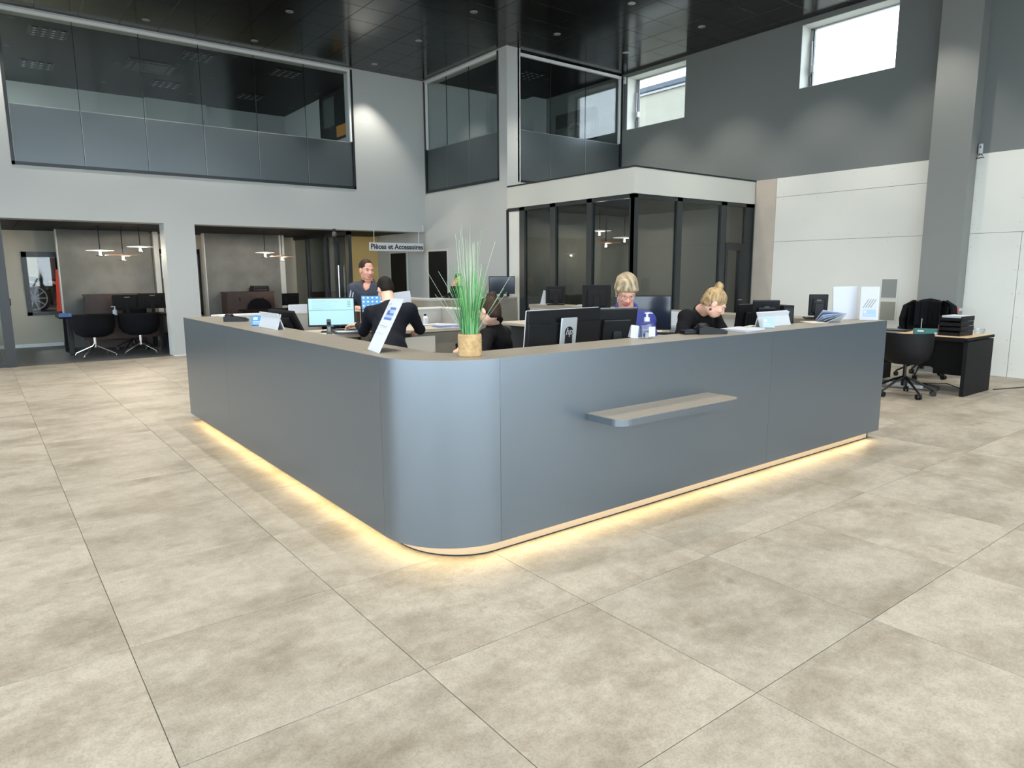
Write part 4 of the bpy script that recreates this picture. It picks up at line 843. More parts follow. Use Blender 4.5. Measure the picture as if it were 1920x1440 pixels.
def castor_base(t, r, m='black_plastic', n=5, h=.10, a0=0):
    for k in range(n):
        a = a0+2*math.pi*k/n; c, s_ = math.cos(a), math.sin(a)
        lg = M().tube([(.03*c, .03*s_, h+.12), (.12*c, .12*s_, h+.085), (r*c, r*s_, h-.025)], .017, 8, .012).ob('leg', m, t, True)
        w = M().cyl((r*c-s_*.028, r*s_+c*.028, .033), (r*c-s_*.006, r*s_+c*.006, .033), .033).cyl((r*c+s_*.006, r*s_-c*.006, .033), (r*c+s_*.028, r*s_-c*.028, .033), .033).cyl((r*c, r*s_, .03), (r*c, r*s_, h-.02), .01)
        w.ob('castor', 'black_plastic', lg)
    M().cyl((0, 0, h+.02), (0, 0, h+.14), .03).cyl((0, 0, h+.1), (0, 0, .42), .02).ob('column', m, t, True)
def shell_mesh(w, d, zs, zt, zb, back=1.0, n=28, open_=100):
    """tub shell: opening towards +Y, zs seat height, zt top of back, zb bottom"""
    m = M(); th = .03; prof = [(0.05, 0), (.55, .02), (.85, .16), (.97, .42), (1, .7), (.99, 1.0)]
    O, I = [], []
    for r, hz in prof:
        ro, ri = [], []
        for i in range(n):
            a = 2*math.pi*i/n; ca, sa = math.cos(a), math.sin(a)
            k = .5-.5*sa; top = .42+.58*min(1, max(0, (k-.08)/.5))**.8 if hz > .42 else 1
            z = zb+(zt-zb)*min(hz, max(.42, top*1.0)) if hz > .42 else zb+(zt-zb)*hz
            ro.append(m.b.verts.new((w*r*ca, d*r*sa, z)))
            ri.append(m.b.verts.new((w*max(r-.09, .02)*ca, d*max(r-.09, .02)*sa, max(z, zs) if hz < .42 else z)))
        O.append(ro); I.append(ri)
    for S_ in (O, I):
        for a, b in zip(S_, S_[1:]):
            for i in range(n): m.b.faces.new((a[i], a[(i+1) % n], b[(i+1) % n], b[i]))
    for i in range(n): m.b.faces.new((O[-1][i], O[-1][(i+1) % n], I[-1][(i+1) % n], I[-1][i]))
    m.b.faces.new(O[0]); m.b.faces.new(I[0]); return m
ch = E('swivel_chair', 'black shell chair on castors in front of the black desk', 'chair', (8.98, 3.76, 0), R(-75))
shell_mesh(.29, .28, .47, .78, .39).ob('seat_shell', 'black_matte', ch, True); castor_base(ch, .33, a0=.35)
ch = E('desk_chair', 'black chair behind the black desk with a jacket over its back', 'chair', (10.74, 4.27, 0), R(105))
M().bx(-.25, .25, -.24, .24, .42, .50, .03).ob('seat', 'black_fabric', ch); castor_base(ch, .32, a0=.2)
m = M(); pts = [(.26*math.sin(R(a)), -.28+.12*(1-math.cos(R(a)))*1.5) for a in range(-75, 76, 15)]; m.strip(pts, [(x*.93, y+.03) for x, y in pts], .55, 1.0); m.ob('backrest', 'black_fabric', ch, True)
for s_ in (-1, 1): M().tube([(s_*.25, -.05, .45), (s_*.32, -.02, .5), (s_*.32, .0, .70), (s_*.31, .15, .71)], .02).ob('armrest', 'black_plastic', ch, True)
jk = E('jacket', 'black jacket draped over the back of the desk chair', 'jacket', (10.74, 4.27, 0), R(105))
m = M(); pts = [(.33*math.sin(R(a)), -.30+.14*(1-math.cos(R(a)))*1.3) for a in range(-80, 81, 10)]
rows = []
for k, (z, sc_) in enumerate(((1.085, .62), (1.075, .80), (1.03, .95), (.95, 1.02), (.85, 1.05), (.72, 1.06), (.58, 1.1))):
    rows.append([m.b.verts.new((x*sc_+.012*math.sin(z*60+i*1.7), y-.035-.02*math.sin(i*1.9+z*9), z+.012*math.sin(i*2.2))) for i, (x, y) in enumerate(pts)])
for a, b in zip(rows, rows[1:]):
    for i in range(len(pts)-1): m.b.faces.new((a[i], a[i+1], b[i+1], b[i]))
top2 = [m.b.verts.new((p.co.x*.95, p.co.y+.13, p.co.z-.01)) for p in rows[0]]; bot2 = [m.b.verts.new((p.co.x*.95, p.co.y+.16, .74)) for p in rows[0]]
for i in range(len(pts)-1): m.b.faces.new((rows[0][i+1], rows[0][i], top2[i], top2[i+1])); m.b.faces.new((top2[i+1], top2[i], bot2[i], bot2[i+1]))
jk.scale = (.86, 1, 1)
body = m.ob('coat_body', 'black_fabric', jk, True)
for s_ in (-1, 1):
    sl = M().tube([(s_*.22, -.30, 1.04), (s_*.345, -.25, .98), (s_*.38, -.22, .82), (s_*.37, -.20, .66)], .065, 10, .05).ob('sleeve', 'black_fabric', jk, True)
M().tube([(-.14, -.27, 1.07), (0, -.335, 1.09), (.14, -.27, 1.07)], .028, 8).ob('collar', 'black_fabric', jk, True); M().bx(-.03, .03, -.352, -.345, .975, .985).ob('tag', 'silver', jk)
# cables, power strip, tape, hatches
def cable(lbl, pts, r=.006, m='cable_dark', nm='cable'):
    o = M().tube([(x, y, r+.001) for x, y in pts], r, 6).ob(nm, m, None, True); tag(o, lbl, 'cable')
cable('dark cable running over the floor from the desk to the right edge', [(10.25, 3.2), (10.8, 3.0), (11.1, 2.75), (11.2, 2.3), (11.1, 1.9)])
cable('thin black cable lying in loops below the black desk', [(9.35, 4.3), (9.5, 3.9), (9.6, 3.6), (9.9, 3.7), (10.1, 4.0), (10.3, 3.75), (9.95, 3.45)])
pw = E('power_strip', 'white power strip lying on the floor under the black desk', 'power strip', (9.62, 4.02, 0), R(80)); M().bx(-.24, .24, -.03, .03, 0, .05, .006).ob('body', 'white_plastic', pw); [M().cyl((x, 0, .05), (x, 0, .054), .018).ob('socket', 'grey_plastic', pw) for x in (-.18, -.09, 0, .09, .18)]
pg_ = E('wall_plug', 'white plug block low on the white boards behind the black desk', 'plug', (XR-.05, 3.95, .06)); M().box((0, 0, .03), (.05, .1, .06), bev=.01).ob('body', 'white_plastic', pg_)
tp = E('barrier_tape', 'red and white tape stuck across the foot of the grey column', 'tape', (11.352, 4.20, .945)); M().bx(-.004, .003, -.074, .35, -.022, .022).ob('strip', 'paper', tp); M().bx(.02, .12, -.077, -.0745, -.022, .022).ob('red_block', 'tape_red', tp); M().bx(-.004, .255, -.0745, -.0705, -.020, .020).ob('strip', 'paper', tp)
for lb, z0, z1, mm in (('upper grey metal hatch on the white wall boards', 1.093, 1.385, 'hatch_grey'), ('lower tan grey hatch on the white wall boards', .735, 1.03, 'hatch_tan')):
    t = E('wall_hatch', lb, 'hatch', (XR-.016, 5.197, z0)); M().bx(-.012, 0, -.115, .115, 0, z1-z0, .003).ob('lid', mm, t); M().bx(-.006, .0, -.14, .14, -.025, z1-z0+.025).ob('frame', 'board_white', t)
# ============================================================= left office
def star_chair(lbl, loc, rz):
    t = E('guest_chair', lbl, 'chair', loc, rz, 'black tub chairs with steel star feet')
    shell_mesh(.36, .34, .50, .78, .36).ob('seat_shell', 'black_fabric', t, True); M().ell((0, .03, .49), (.28, .26, .05)).ob('seat_cushion', 'black_fabric', t, True)
    for k in range(4):
        a = R(45+90*k); c, s_ = math.cos(a), math.sin(a)
        lg = M().tube([(.02*c, .02*s_, .23), (.05*c, .05*s_, .19), (.37*c, .37*s_, .055), (.39*c, .39*s_, .01)], .012).ob('leg', 'chrome', t, True); M().cyl((.39*c, .39*s_, 0), (.39*c, .39*s_, .02), .014).ob('foot_pad', 'black_plastic', lg)
    M().cyl((0, 0, .17), (0, 0, .38), .026).ob('column', 'chrome', t, True); return t
star_chair('left one of the two black tub chairs with steel star feet', (1.70, 15.12, 0), R(8))
star_chair('right one of the two black tub chairs, nearer the grey pillar', (2.47, 15.12, 0), R(-12))
od = E('office_desk', 'dark desk with slanted legs behind the two tub chairs', 'desk', (1.2, 15.55, 0))
M().bx(0, 1.95, 0, .85, .70, .73, .004).ob('desk_top', 'black_matte', od)
for x in (.16, 1.75):
    for y0, y1 in ((.1, .02), (.75, .83)): M().box((x, (y0+y1)/2, .35), (.09, .05, .70), Matrix.Rotation(math.atan2(y1-y0, .7), 3, 'X'), .008).ob('leg', 'black_plastic', od)
M().bx(.4, 1.9, .3, .32, .25, .70).ob('modesty_panel', 'wood_brown', od)
scn = E('desk_screen', 'brown wooden cabinet standing behind the left office desk', 'cabinet', (1.76, 16.5, 0)); M().bx(0, 1.06, 0, .42, .02, 1.10).ob('body', 'wood_brown', scn); M().bx(-.01, 1.07, -.01, .43, 1.10, 1.12).ob('top', 'wood_brown', scn); M().bx(.02, .52, -.012, 0, .05, 1.07).ob('door', 'wood_brown', scn); M().bx(.54, 1.04, -.012, 0, .05, 1.07).ob('door', 'wood_brown', scn); M().bx(.0, 1.06, .02, .4, 0, .02).ob('plinth', 'black_base', scn)
for lb, x, y, z_ in (('left black monitor back on the left office desk', 2.42, 15.98, .70), ('right black monitor back on the left office desk beside the pillar', 2.88, 15.95, .70)):
    t, q, s = monitor(lb, (x, y, .731), R(180), .53, .31, 3, 'black_matte', 'screen_off', .225 if x < 2.5 else .25); o = M().bx(-.05, .05, .039, .04, .11, .118).ob('maker_badge', 'steel', t); o.matrix_local = q; M().cyl((0, .05, .09), (0, .056, .09), .016).ob('stand_hole', 'silver', t)
sb = E('pump_bottle', 'small gel bottle with a pump on the left office desk', 'bottle', (2.15, 15.68, .731)); M().lathe([(.04, 0), (.042, .01), (.042, .09), (.015, .12)], 16).ob('bottle', 'paper', sb, True); M().cyl((0, 0, .12), (0, 0, .16), .012).box((-.025, 0, .165), (.08, .015, .012)).ob('pump_head', 'white_plastic', sb)
bb = E('blue_box', 'flat dark blue box on the left end of the office desk', 'box', (1.31, 15.62, .731)); M().bx(-.10, .10, -.06, .06, 0, .075, .003).ob('box', 'paper_blue', bb); M().bx(.055, .075, -.0615, -.06, .03, .05).ob('print', 'paper', bb)
tk = E('task_chair', 'black task chair under the left office desk beside the pillar', 'chair', (2.5, 16.0, 0), R(160)); M().bx(-.24, .24, -.22, .24, .44, .5, .03).ob('seat', 'black_fabric', tk); castor_base(tk, .32); M().box((0, -.25, .72), (.44, .05, .45), Matrix.Rotation(R(8), 3, 'X'), .03).ob('backrest', 'black_fabric', tk)
pe = E('waste_bin', 'black bin on the floor between the desk and the grey pillar', 'bin', (3.02, 15.1, 0)); M().lathe([(.12, 0), (.15, .36), (.16, .37), (.145, .37), (.11, .01)], 20).ob('body', 'black_plastic', pe, True)
# middle office
sd = E('sideboard', 'brown wooden sideboard against the concrete panel', 'sideboard', (4.55, 16.62, 0)); M().bx(0, 1.08, 0, .46, .04, 1.085).ob('body', 'wood_brown', sd); M().bx(-.012, 1.092, -.012, .47, 1.085, 1.108).ob('top', 'wood_brown', sd)
for a in (.02, .55): d_ = M().bx(a, a+.51, -.014, 0, .07, 1.06).ob('door', 'wood_brown', sd); M().bx(a+.24, a+.27, -.022, -.014, .9, .98).ob('handle', 'black_plastic', d_)
M().bx(.03, 1.05, .03, .43, 0, .04).ob('plinth', 'black_base', sd)
pr = E('printer', 'black flat printer on top of the brown sideboard', 'printer', (5.36, 16.85, 1.109)); M().bx(-.19, .19, -.16, .16, 0, .07, .008).bx(-.17, .19, -.15, .15, .07, .13, .01).ob('body', 'black_plastic', pr); M().bx(-.12, .12, -.2, -.15, .03, .036).ob('paper_tray', 'grey_plastic', pr); M().bx(-.15, .1, -.1, .1, .13, .136).ob('scanner_lid', 'grey_plastic', pr)
md = E('office_desk', 'dark desk in the middle office before the glass partition', 'desk', (4.65, 15.35, 0)); M().bx(0, 1.75, 0, .8, .70, .73, .004).ob('desk_top', 'black_matte', md); [M().bx(x, x+.06, .1, .7, 0, .70).ob('leg', 'black_plastic', md) for x in (.1, 1.6)]
ac_ = E('task_chair', 'black chair back low in front of the brown sideboard', 'chair', (5.2, 16.28, 0), R(170)); M().bx(-.24, .24, -.22, .24, .44, .5, .03).ob('seat', 'black_fabric', ac_); castor_base(ac_, .3); M().ell((0, -.24, .74), (.27, .05, .22)).ob('backrest', 'black_fabric', ac_, True)
monitor('black monitor back on the middle office desk', (5.72, 15.8, .731), R(190), .42, .27, 3, 'black_matte', 'screen_off', .21)
dkc = E('dark_cabinet', 'tall dark cabinet inside the glass partition of the middle office', 'cabinet', (6.95, 16.1, 0)); M().bx(0, .5, 0, 1.6, 0, 1.05).ob('body', 'black_matte', dkc); M().bx(-.012, 0, .05, .78, .05, 1.0).ob('door', 'black_matte', dkc); M().bx(-.012, 0, .82, 1.55, .05, 1.0).ob('door', 'black_matte', dkc)
# wall behind glass partition
S(M().bx(7.50, 7.58, 16.75, 17.9, 0, 2.44).ob('wall_partition', 'concrete'))
# ============================================================= workshop seen through the office windows
car_ = E('car', 'dark car with a spoked wheel behind the left office window', 'car', (.55, 20.5, .46))
prof = [(-2.6, .30), (-2.6, .9), (-2.2, 1.0), (-1.3, 1.36), (-.3, 1.40), (.10, 1.05), (.55, 1.02), (1.02, .96), (1.22, .86), (1.27, .68), (1.24, .45), (1.02, .32)]
wx = .56
under_ = [(wx+.41*math.cos(R(a)), .50+.41*math.sin(R(a))) for a in range(-26, 207, 12)]
m = M(); pts = prof+[p for p in under_]
m.prism(pts, -1.75, 0, Matrix.Rotation(R(90), 3, 'X'), (0, 0, 0)); bmesh.ops.bevel(m.b, geom=[e for e in m.b.edges if abs(e.verts[0].co.y-e.verts[1].co.y) < .01], offset=.05, segments=2, affect='EDGES'); m.ob('body', 'car_paint', car_, True)
for y in (.08, 1.62):
    wt_ = M().cyl((wx, y-.1, .50), (wx, y+.1, .50), .36, n=32).ob('tyre', 'tyre', car_)
    if y < 1:
        M().cyl((wx, y-.11, .50), (wx, y-.10, .50), .27, n=28).ob('rim_back', 'black_base', wt_); sp = M()
        for k in range(10): a = 2*math.pi*k/10; sp.box((wx+.15*math.cos(a), y-.118, .50+.15*math.sin(a)), (.23, .014, .032), Matrix.Rotation(-a, 3, 'Y'))
        sp.cyl((wx, y-.125, .50), (wx, y-.11, .50), .05); sp.tube([(wx+.275*math.cos(a), y-.115, .50+.275*math.sin(a)) for a in np.linspace(0, 6.29, 30)], .014, 6); sp.ob('spokes', 'rim_grey', wt_)
M().box((1.02, -.01, .86), (.26, .05, .08), Matrix.Rotation(R(18), 3, 'Y'), .02).ob('headlight', 'chrome', car_)
bc = E('car', 'blue car raised on a lift at the back of the workshop', 'car', (-.45, 22.5, 1.55)); m = M(); m.prism([(-2.5, .0), (-2.5, .6), (-1.4, .75), (-.8, 1.2), (.5, 1.2), (1.05, .72), (1.55, .55), (1.62, .1), (1.3, -.05)], -1.7, 0, Matrix.Rotation(R(90), 3, 'X')); bmesh.ops.bevel(m.b, geom=list(m.b.edges), offset=.06, segments=2, affect='EDGES'); m.ob('body', 'car_blue', bc, True); M().bx(-1.0, 1.45, -.02, -.005, .45, .52).ob('side_trim', 'silver', bc)
for x in (-1.6, .9): M().cyl((x, -.02, .05), (x, .18, .05), .32, n=24).ob('wheel', 'tyre', bc)
for x in (-1.4, 1.0): M().bx(x-.1, x+.1, .2, 1.5, -.95, -.02).ob('lift_leg', 'frame_grey', bc)
jc = E('floor_jack', 'orange-red jack stand beside the dark car', 'jack', (1.66, 20.2, .60)); M().cyl((0, 0, 0), (0, 0, 1.05), .13, .07).ob('body', 'orange_red', jc); M().bx(-.06, .06, -.05, .05, 1.05, 1.75).ob('post', 'black_plastic', jc); M().bx(-.12, .12, -.12, .12, 0, .06).ob('base', 'orange_red', jc); M().bx(-.07, .07, -.072, -.06, 1.5, 1.75).ob('label', 'paper', jc)
wbn = E('tool_cabinet', 'dark tool cabinet against the yellow workshop wall', 'cabinet', (1.5, 23.9, .60)); M().bx(0, .9, 0, .6, 0, 1.9).ob('body', 'wood_brown', wbn); M().bx(.15, .4, -.02, 0, 1.4, 1.75).ob('notice', 'hatch_grey', wbn); M().bx(.95, 1.5, .1, .6, 0, 1.5).ob('side_unit', 'black_matte', wbn)
fn = E('hose_reel', 'black hose reel stand behind the middle office window', 'hose reel', (4.95, 20.2, .60)); M().bx(-.2, .25, -.2, .2, 0, .95).ob('drum_box', 'black_matte', fn); M().cyl((0, 0, .95), (-.02, 0, 1.6), .035).ob('mast', 'black_plastic', fn); M().tube([(-.02, 0, 1.58), (-.16, 0, 1.78)], .018).ob('arm', 'black_plastic', fn); M().tube([(-.02, 0, 1.58), (.2, 0, 1.48)], .018).ob('arm', 'black_plastic', fn); M().tube([(0, -.05, 1.5), (.09, -.05, 1.3), (.06, -.05, 1.1), (-.03, -.05, .95)], .014).ob('hose', 'black_plastic', fn)
# neighbour house through the high windows
nh = E('neighbour_house', 'pale rendered house with slate roof edge outside the high window', 'building', (18, 14.3, 0))
M().bx(0, 9, 0, 26, -.3, 7.2).ob('wall', 'render_beige', nh); M().prism([(-.1, 7.29), (0, 7.2), (9, 7.2), (9.1, 7.29), (9.1, 7.35), (4.5, 7.75), (-.1, 7.43)], 0, 26.3, Matrix(((1, 0, 0), (0, 0, 1), (0, 1, 0))), (0, -.15, 0)).ob('roof', 'roof_slate', nh)
M().bx(-.06, 0, -.1, 26.2, 7.19, 7.28).ob('gutter', 'photo_light', nh)
an = E('roof_antenna', 'faint thin aerial mast outside the right high window', 'antenna', (25, 11.9, 0)); M().cyl((0, 0, 0), (0, 0, 10.2), .03).ob('mast', 'steel', an); [M().cyl((0, -.3, z_), (0, .3, z_), .015).ob('element', 'steel', an) for z_ in (9.6, 9.9, 10.1)]
# ============================================================= people: one continuous surface each, grown from a distance field
def sdf_mesh(prims, res, k=.02, wob=0):
    """prims: (kind, op, mat, data...) ; returns verts, quads, material per quad"""
    lo = np.array([1e9]*3); hi = -lo
    for p in prims:
        if p[1] != '+': continue
        if p[0] == 'cap': a, b, r = p[3], p[4], max(p[5], p[6]); l, h = np.minimum(a, b)-r, np.maximum(a, b)+r
        else: r = np.max(p[4]); l, h = p[3]-r, p[3]+r
        lo = np.minimum(lo, l); hi = np.maximum(hi, h)
    lo = lo-res*3; n = np.ceil((hi+res*3-lo)/res).astype(int)+1
    F = np.full(n, 10., np.float32); Lb = np.zeros(n, np.int8); best = np.full(n, 10., np.float32)
    mg = max(3*k, .04)
    for p in prims:
        if p[0] == 'cap': a, b, r = p[3], p[4], max(p[5], p[6]); l, h = np.minimum(a, b)-r-mg, np.maximum(a, b)+r+mg
        else: r = np.max(p[4]); l, h = p[3]-r-mg, p[3]+r+mg
        i0 = np.maximum(((l-lo)/res).astype(int), 0); i1 = np.minimum(np.ceil((h-lo)/res).astype(int)+1, n)
        if (i1 <= i0).any(): continue
        sl = tuple(slice(a_, b_) for a_, b_ in zip(i0, i1))
        g = np.meshgrid(*[lo[q]+res*np.arange(i0[q], i1[q]) for q in range(3)], indexing='ij', sparse=True)
        if p[0] == 'cap':
            ab = b-a; dd = max(ab @ ab, 1e-9); d0 = [g[q]-a[q] for q in range(3)]
            t = np.clip((d0[0]*ab[0]+d0[1]*ab[1]+d0[2]*ab[2])/dd, 0, 1)
            d = np.sqrt((d0[0]-t*ab[0])**2+(d0[1]-t*ab[1])**2+(d0[2]-t*ab[2])**2)-(p[5]+(p[6]-p[5])*t)
        else:
            c, rr, B = p[3], p[4], p[5]; e = [g[q]-c[q] for q in range(3)]
            L = [(e[0]*B[0][q]+e[1]*B[1][q]+e[2]*B[2][q]) for q in range(3)]
            k0 = np.sqrt(sum((L[q]/rr[q])**2 for q in range(3))); k1 = np.sqrt(sum((L[q]/rr[q]**2)**2 for q in range(3)))
            d = k0*(k0-1)/np.maximum(k1, 1e-6)
        d = d.astype(np.float32); f = F[sl]
        if p[1] == '+':
            hh = np.maximum(k-np.abs(f-d), 0)/k; F[sl] = np.minimum(f, d)-hh*hh*k*.25
            m = d < best[sl]; best[sl] = np.where(m, d, best[sl]); Lb[sl] = np.where(m, p[2], Lb[sl])
        elif p[1] == '-': F[sl] = np.maximum(f, -d)
        elif p[1] == 'p': m = d < 0; Lb[sl] = np.where(m, p[2], Lb[sl])
    if wob:
        g = np.meshgrid(*[lo[q]+res*np.arange(n[q]) for q in range(3)], indexing='ij', sparse=True)
        F += (wob*(np.sin(g[0]*43+g[2]*21)*np.sin(g[1]*37-g[2]*33)+.6*np.sin(g[2]*71+g[0]*30-g[1]*22))).astype(np.float32)
    ins = F < 0; c = n-1
    cells = np.zeros(c, np.int16); 
    cor = [(x, y, z) for x in (0, 1) for y in (0, 1) for z in (0, 1)]
    sub = lambda A, o: A[o[0]:o[0]+c[0], o[1]:o[1]+c[1], o[2]:o[2]+c[2]]
    for o in cor: cells += sub(ins, o)
    act = (cells > 0) & (cells < 8); idx = np.full(c, -1, np.int64); ii = np.argwhere(act); idx[act] = np.arange(len(ii))
    P = np.zeros((len(ii), 3)); N = np.zeros(len(ii))
    vals = {o: F[ii[:, 0]+o[0], ii[:, 1]+o[1], ii[:, 2]+o[2]] for o in cor}
    for o in cor:
        for ax in range(3):
            if o[ax]: continue
            q = list(o); q[ax] = 1; q = tuple(q); a, b = vals[o], vals[q]; m = (a < 0) != (b < 0)
            t = np.where(m, a/np.where(m, a-b, 1), 0); pos = np.array(o, float)[None, :].repeat(len(ii), 0); pos[:, ax] += t
            P += pos*m[:, None]; N += m
    V = lo+res*(ii+P/np.maximum(N, 1)[:, None])
    Q = []
    for ax in range(3):
        u, v = [(1, 2), (2, 0), (0, 1)][ax]
        s0 = [slice(1, -1)]*3; s1 = [slice(1, -1)]*3; s0[ax] = slice(0, -1); s1[ax] = slice(1, None)
        A, B_ = ins[tuple(s0)], ins[tuple(s1)]; w = np.argwhere(A != B_); fl_ = A[A != B_]
        base = w+1; base[:, ax] -= 1
        def cell(du, dv): q = base.copy(); q[:, u] -= du; q[:, v] -= dv; return idx[q[:, 0], q[:, 1], q[:, 2]]
        q = np.stack([cell(1, 1), cell(0, 1), cell(0, 0), cell(1, 0)], 1); q[~fl_] = q[~fl_][:, ::-1]; Q.append(q)
    Q = np.concatenate(Q); Q = Q[(Q >= 0).all(1)]
    cl = ii[Q[:, 0]]; Mi = Lb[cl[:, 0], cl[:, 1], cl[:, 2]]
    return V, Q, Mi
def np_mesh(name, groups, mats, parent):
    Vs, Qs, Ms, off_ = [], [], [], 0
    for V, Q, Mi in groups: Vs.append(V); Qs.append(Q+off_); Ms.append(Mi); off_ += len(V)
    V = np.concatenate(Vs); Q = np.concatenate(Qs); Mi = np.concatenate(Ms)
    me = bpy.data.meshes.new(name); me.vertices.add(len(V)); me.vertices.foreach_set('co', V.ravel()); me.loops.add(len(Q)*4); me.loops.foreach_set('vertex_index', Q.ravel())
    me.polygons.add(len(Q)); me.polygons.foreach_set('loop_start', np.arange(len(Q))*4)
    for m in mats: me.materials.append(MATS[m])
    me.polygons.foreach_set('material_index', Mi.astype(np.int32)); me.update(calc_edges=True); me.validate()
    return link(name, me, parent, 'all')
A3 = lambda v: np.array(v, float)
def cap(a, b, ra, rb=None, m=0, op='+'): return ('cap', op, m, A3(a), A3(b), ra, ra if rb is None else rb)
def ell(c, r, B=None, m=0, op='+'): return ('ell', op, m, A3(c), A3(r), np.eye(3) if B is None else B)
def frame(f, u):
    f = A3(f); f /= np.linalg.norm(f); u = A3(u); r = np.cross(f, u); r /= np.linalg.norm(r); u = np.cross(r, f); return np.stack([r, f, u], 1)
def hand(prims, w, d, nrm, side, curl=.5, s=1.0, m=0):
    """w wrist, d towards fingers, nrm out of the back of the hand, side +1 thumb on the +x side"""
    B = frame(d, nrm); L = lambda x, y, z: A3(w)+B @ (s*A3((x, y, z)))
    prims += [cap(L(0, -.02, 0), L(0, .02, 0), .026*s, .028*s, m), ell(L(0, .05, 0), A3((.040, .050, .017))*s, B, m)]
    for i, l in enumerate((.040, .046, .043, .034)):
        x = side*(.030-.020*i); a = L(x, .088, 0); c1, c2 = curl*.7, curl*1.7
        b = L(x*1.12, .088+l*math.cos(c1), -l*math.sin(c1)); c = L(x*1.15, .088+l*math.cos(c1)+l*.9*math.cos(c2), -l*math.sin(c1)-l*.9*math.sin(c2))
        prims += [cap(L(x*.8, .06, 0), a, .009*s, .009*s, m), cap(a, b, .009*s, .0082*s, m), cap(b, c, .0082*s, .0068*s, m)]
    prims += [cap(L(side*.026, .02, -.004), L(side*.058, .055, -.014), .0125*s, .0105*s, m), cap(L(side*.058, .055, -.014), L(side*.056, .088, -.024), .0105*s, .008*s, m)]
def person(label, J, skin, cloth, hairm, style, trousers='trouser', lips='lips', brow='brow_dark', coat_len=.06, s=1.0, bulk=1.0, neckline=None, extra=None):
    base = A3((J['pelvis'][0], J['pelvis'][1], 0)); t = E('person', label, 'person', tuple(base))
    j = {a: (A3(b)-base if a not in ('hf', 'hu', 'right') else A3(b)) for a, b in J.items()}
    B = frame(j['hf'], j.get('hu', A3((0, 0, 1)))); H = j['head']; L = lambda x, y, z: H+B @ (s*A3((x, y, z))); Z = lambda *r: A3(r)*s
    rt_ = j['right']/np.linalg.norm(j['right']); chest = (j['shL']+j['shR'])/2
    up_ = chest-j['pelvis']; up_ /= np.linalg.norm(up_); TB = frame(np.cross(up_, rt_), up_)
    hd = [ell(L(0, -.014, .032), Z(.074, .094, .086), B), ell(L(0, .028, -.028), Z(.058, .066, .080), B), ell(L(0, .046, -.082), Z(.036, .038, .026), B), cap(L(-.03, .005, -.07), L(.03, .005, -.07), .030*s),
          cap(L(0, .088, .006), L(0, .104, -.028), .0085*s, .0135*s), cap(L(-.012, .096, -.034), L(.012, .096, -.034), .009*s),
          ell(L(.072, -.006, -.012), Z(.011, .021, .032), B), ell(L(-.072, -.006, -.012), Z(.011, .021, .032), B),
          cap(L(-.044, .078, .024), L(-.012, .088, .022), .009*s), cap(L(.044, .078, .024), L(.012, .088, .022), .009*s),
          ell(L(.036, .066, -.028), Z(.022, .022, .018), B), ell(L(-.036, .066, -.028), Z(.022, .022, .018), B),
          cap(L(-.017, .089, -.060), L(.017, .089, -.060), .0065*s, m=1), cap(L(-.014, .086, -.069), L(.014, .086, -.069), .0075*s, m=1),
          cap(L(0, -.02, -.05), j['neck'], .053*s*bulk**.5, .060*s*bulk**.5)]
    hd = [p for p in hd if p[2] == 0]+[p for p in hd if p[2] == 1]
    groups = [sdf_mesh(hd, .0042*s, .014)]
    for sd, w, d, n in (('L', 'wrL', 'hdL', 'hnL'), ('R', 'wrR', 'hdR', 'hnR')):
        dd = j[w]-j['el'+sd]; dd /= np.linalg.norm(dd); dd = A3(J[d]) if d in J else dd; nn = A3(J[n]) if n in J else A3((0, 0, 1))
        hp = []; hand(hp, j[w], dd, nn, 1 if sd == 'L' else -1, J.get('curl', .5), 1.0*s); groups.append(sdf_mesh(hp, .0042, .008))
    hip = .085*bulk
    def limbs(g, mm=0, legs=True):
        P = [ell(chest-up_*.06, A3((.165*bulk, .105*bulk, .15))*g, TB, mm), cap(chest-up_*.08, j['pelvis']+up_*.05, .125*g*bulk, .125*g*bulk, mm), ell(j['pelvis']+up_*.02, A3((.155*bulk, .115*bulk, .12))*g, TB, mm),
             cap(j['shL'], j['shR'], .062*g*bulk, .062*g*bulk, mm), cap(j['neck'], chest+up_*.0, .06*g, .085*g, mm)]
        for sd in 'LR': P += [cap(j['sh'+sd], j['el'+sd], .058*g*bulk, .045*g, mm), cap(j['el'+sd], j['wr'+sd], .045*g, .033*g, mm)]
        if legs:
            for sd, q in (('L', -1), ('R', 1)):
                h = j['pelvis']+rt_*q*hip; P += [cap(h, j['kn'+sd], .085*g*bulk, .06*g, 2), cap(j['kn'+sd], j['an'+sd], .056*g, .042*g, 2)]
                fd = TB[:, 1]*A3((1, 1, 0)); fd /= np.linalg.norm(fd); P += [cap(j['an'+sd]+A3((0, 0, -.03))-fd*.04, j['an'+sd]+A3((0, 0, -.05))+fd*.15, .042, .033, 3)]
        return P
    groups.append(sdf_mesh(limbs(.86), .012, .03))
    np_mesh('body', groups, [skin, lips, trousers, 'shoe'], t)
    co = limbs(1.06, 0, False)
    for sd in 'LR':   # cuffs end before the wrist
        v = j['wr'+sd]-j['el'+sd]; co.append(('cap', '-', 0, j['wr'+sd]+v/np.linalg.norm(v)*.03, j['wr'+sd]+v/np.linalg.norm(v)*.12, .05, .05))
    co += [cap(j['pelvis']+up_*.05, j['pelvis']-up_*coat_len, .165*bulk, .165*bulk)] if coat_len > .1 else []
    if neckline: co.append(ell(j['neck']+TB @ A3(neckline[0]), neckline[1], TB, 0, '-'))
    np_mesh('clothing', [sdf_mesh(co, .0085, .03, .0022)], [cloth], t)
    tr_ = [p for p in limbs(1.05) if p[2] in (2, 3)]+[ell(j['pelvis'], A3((.16*bulk, .125*bulk, .12)), TB, 2)]
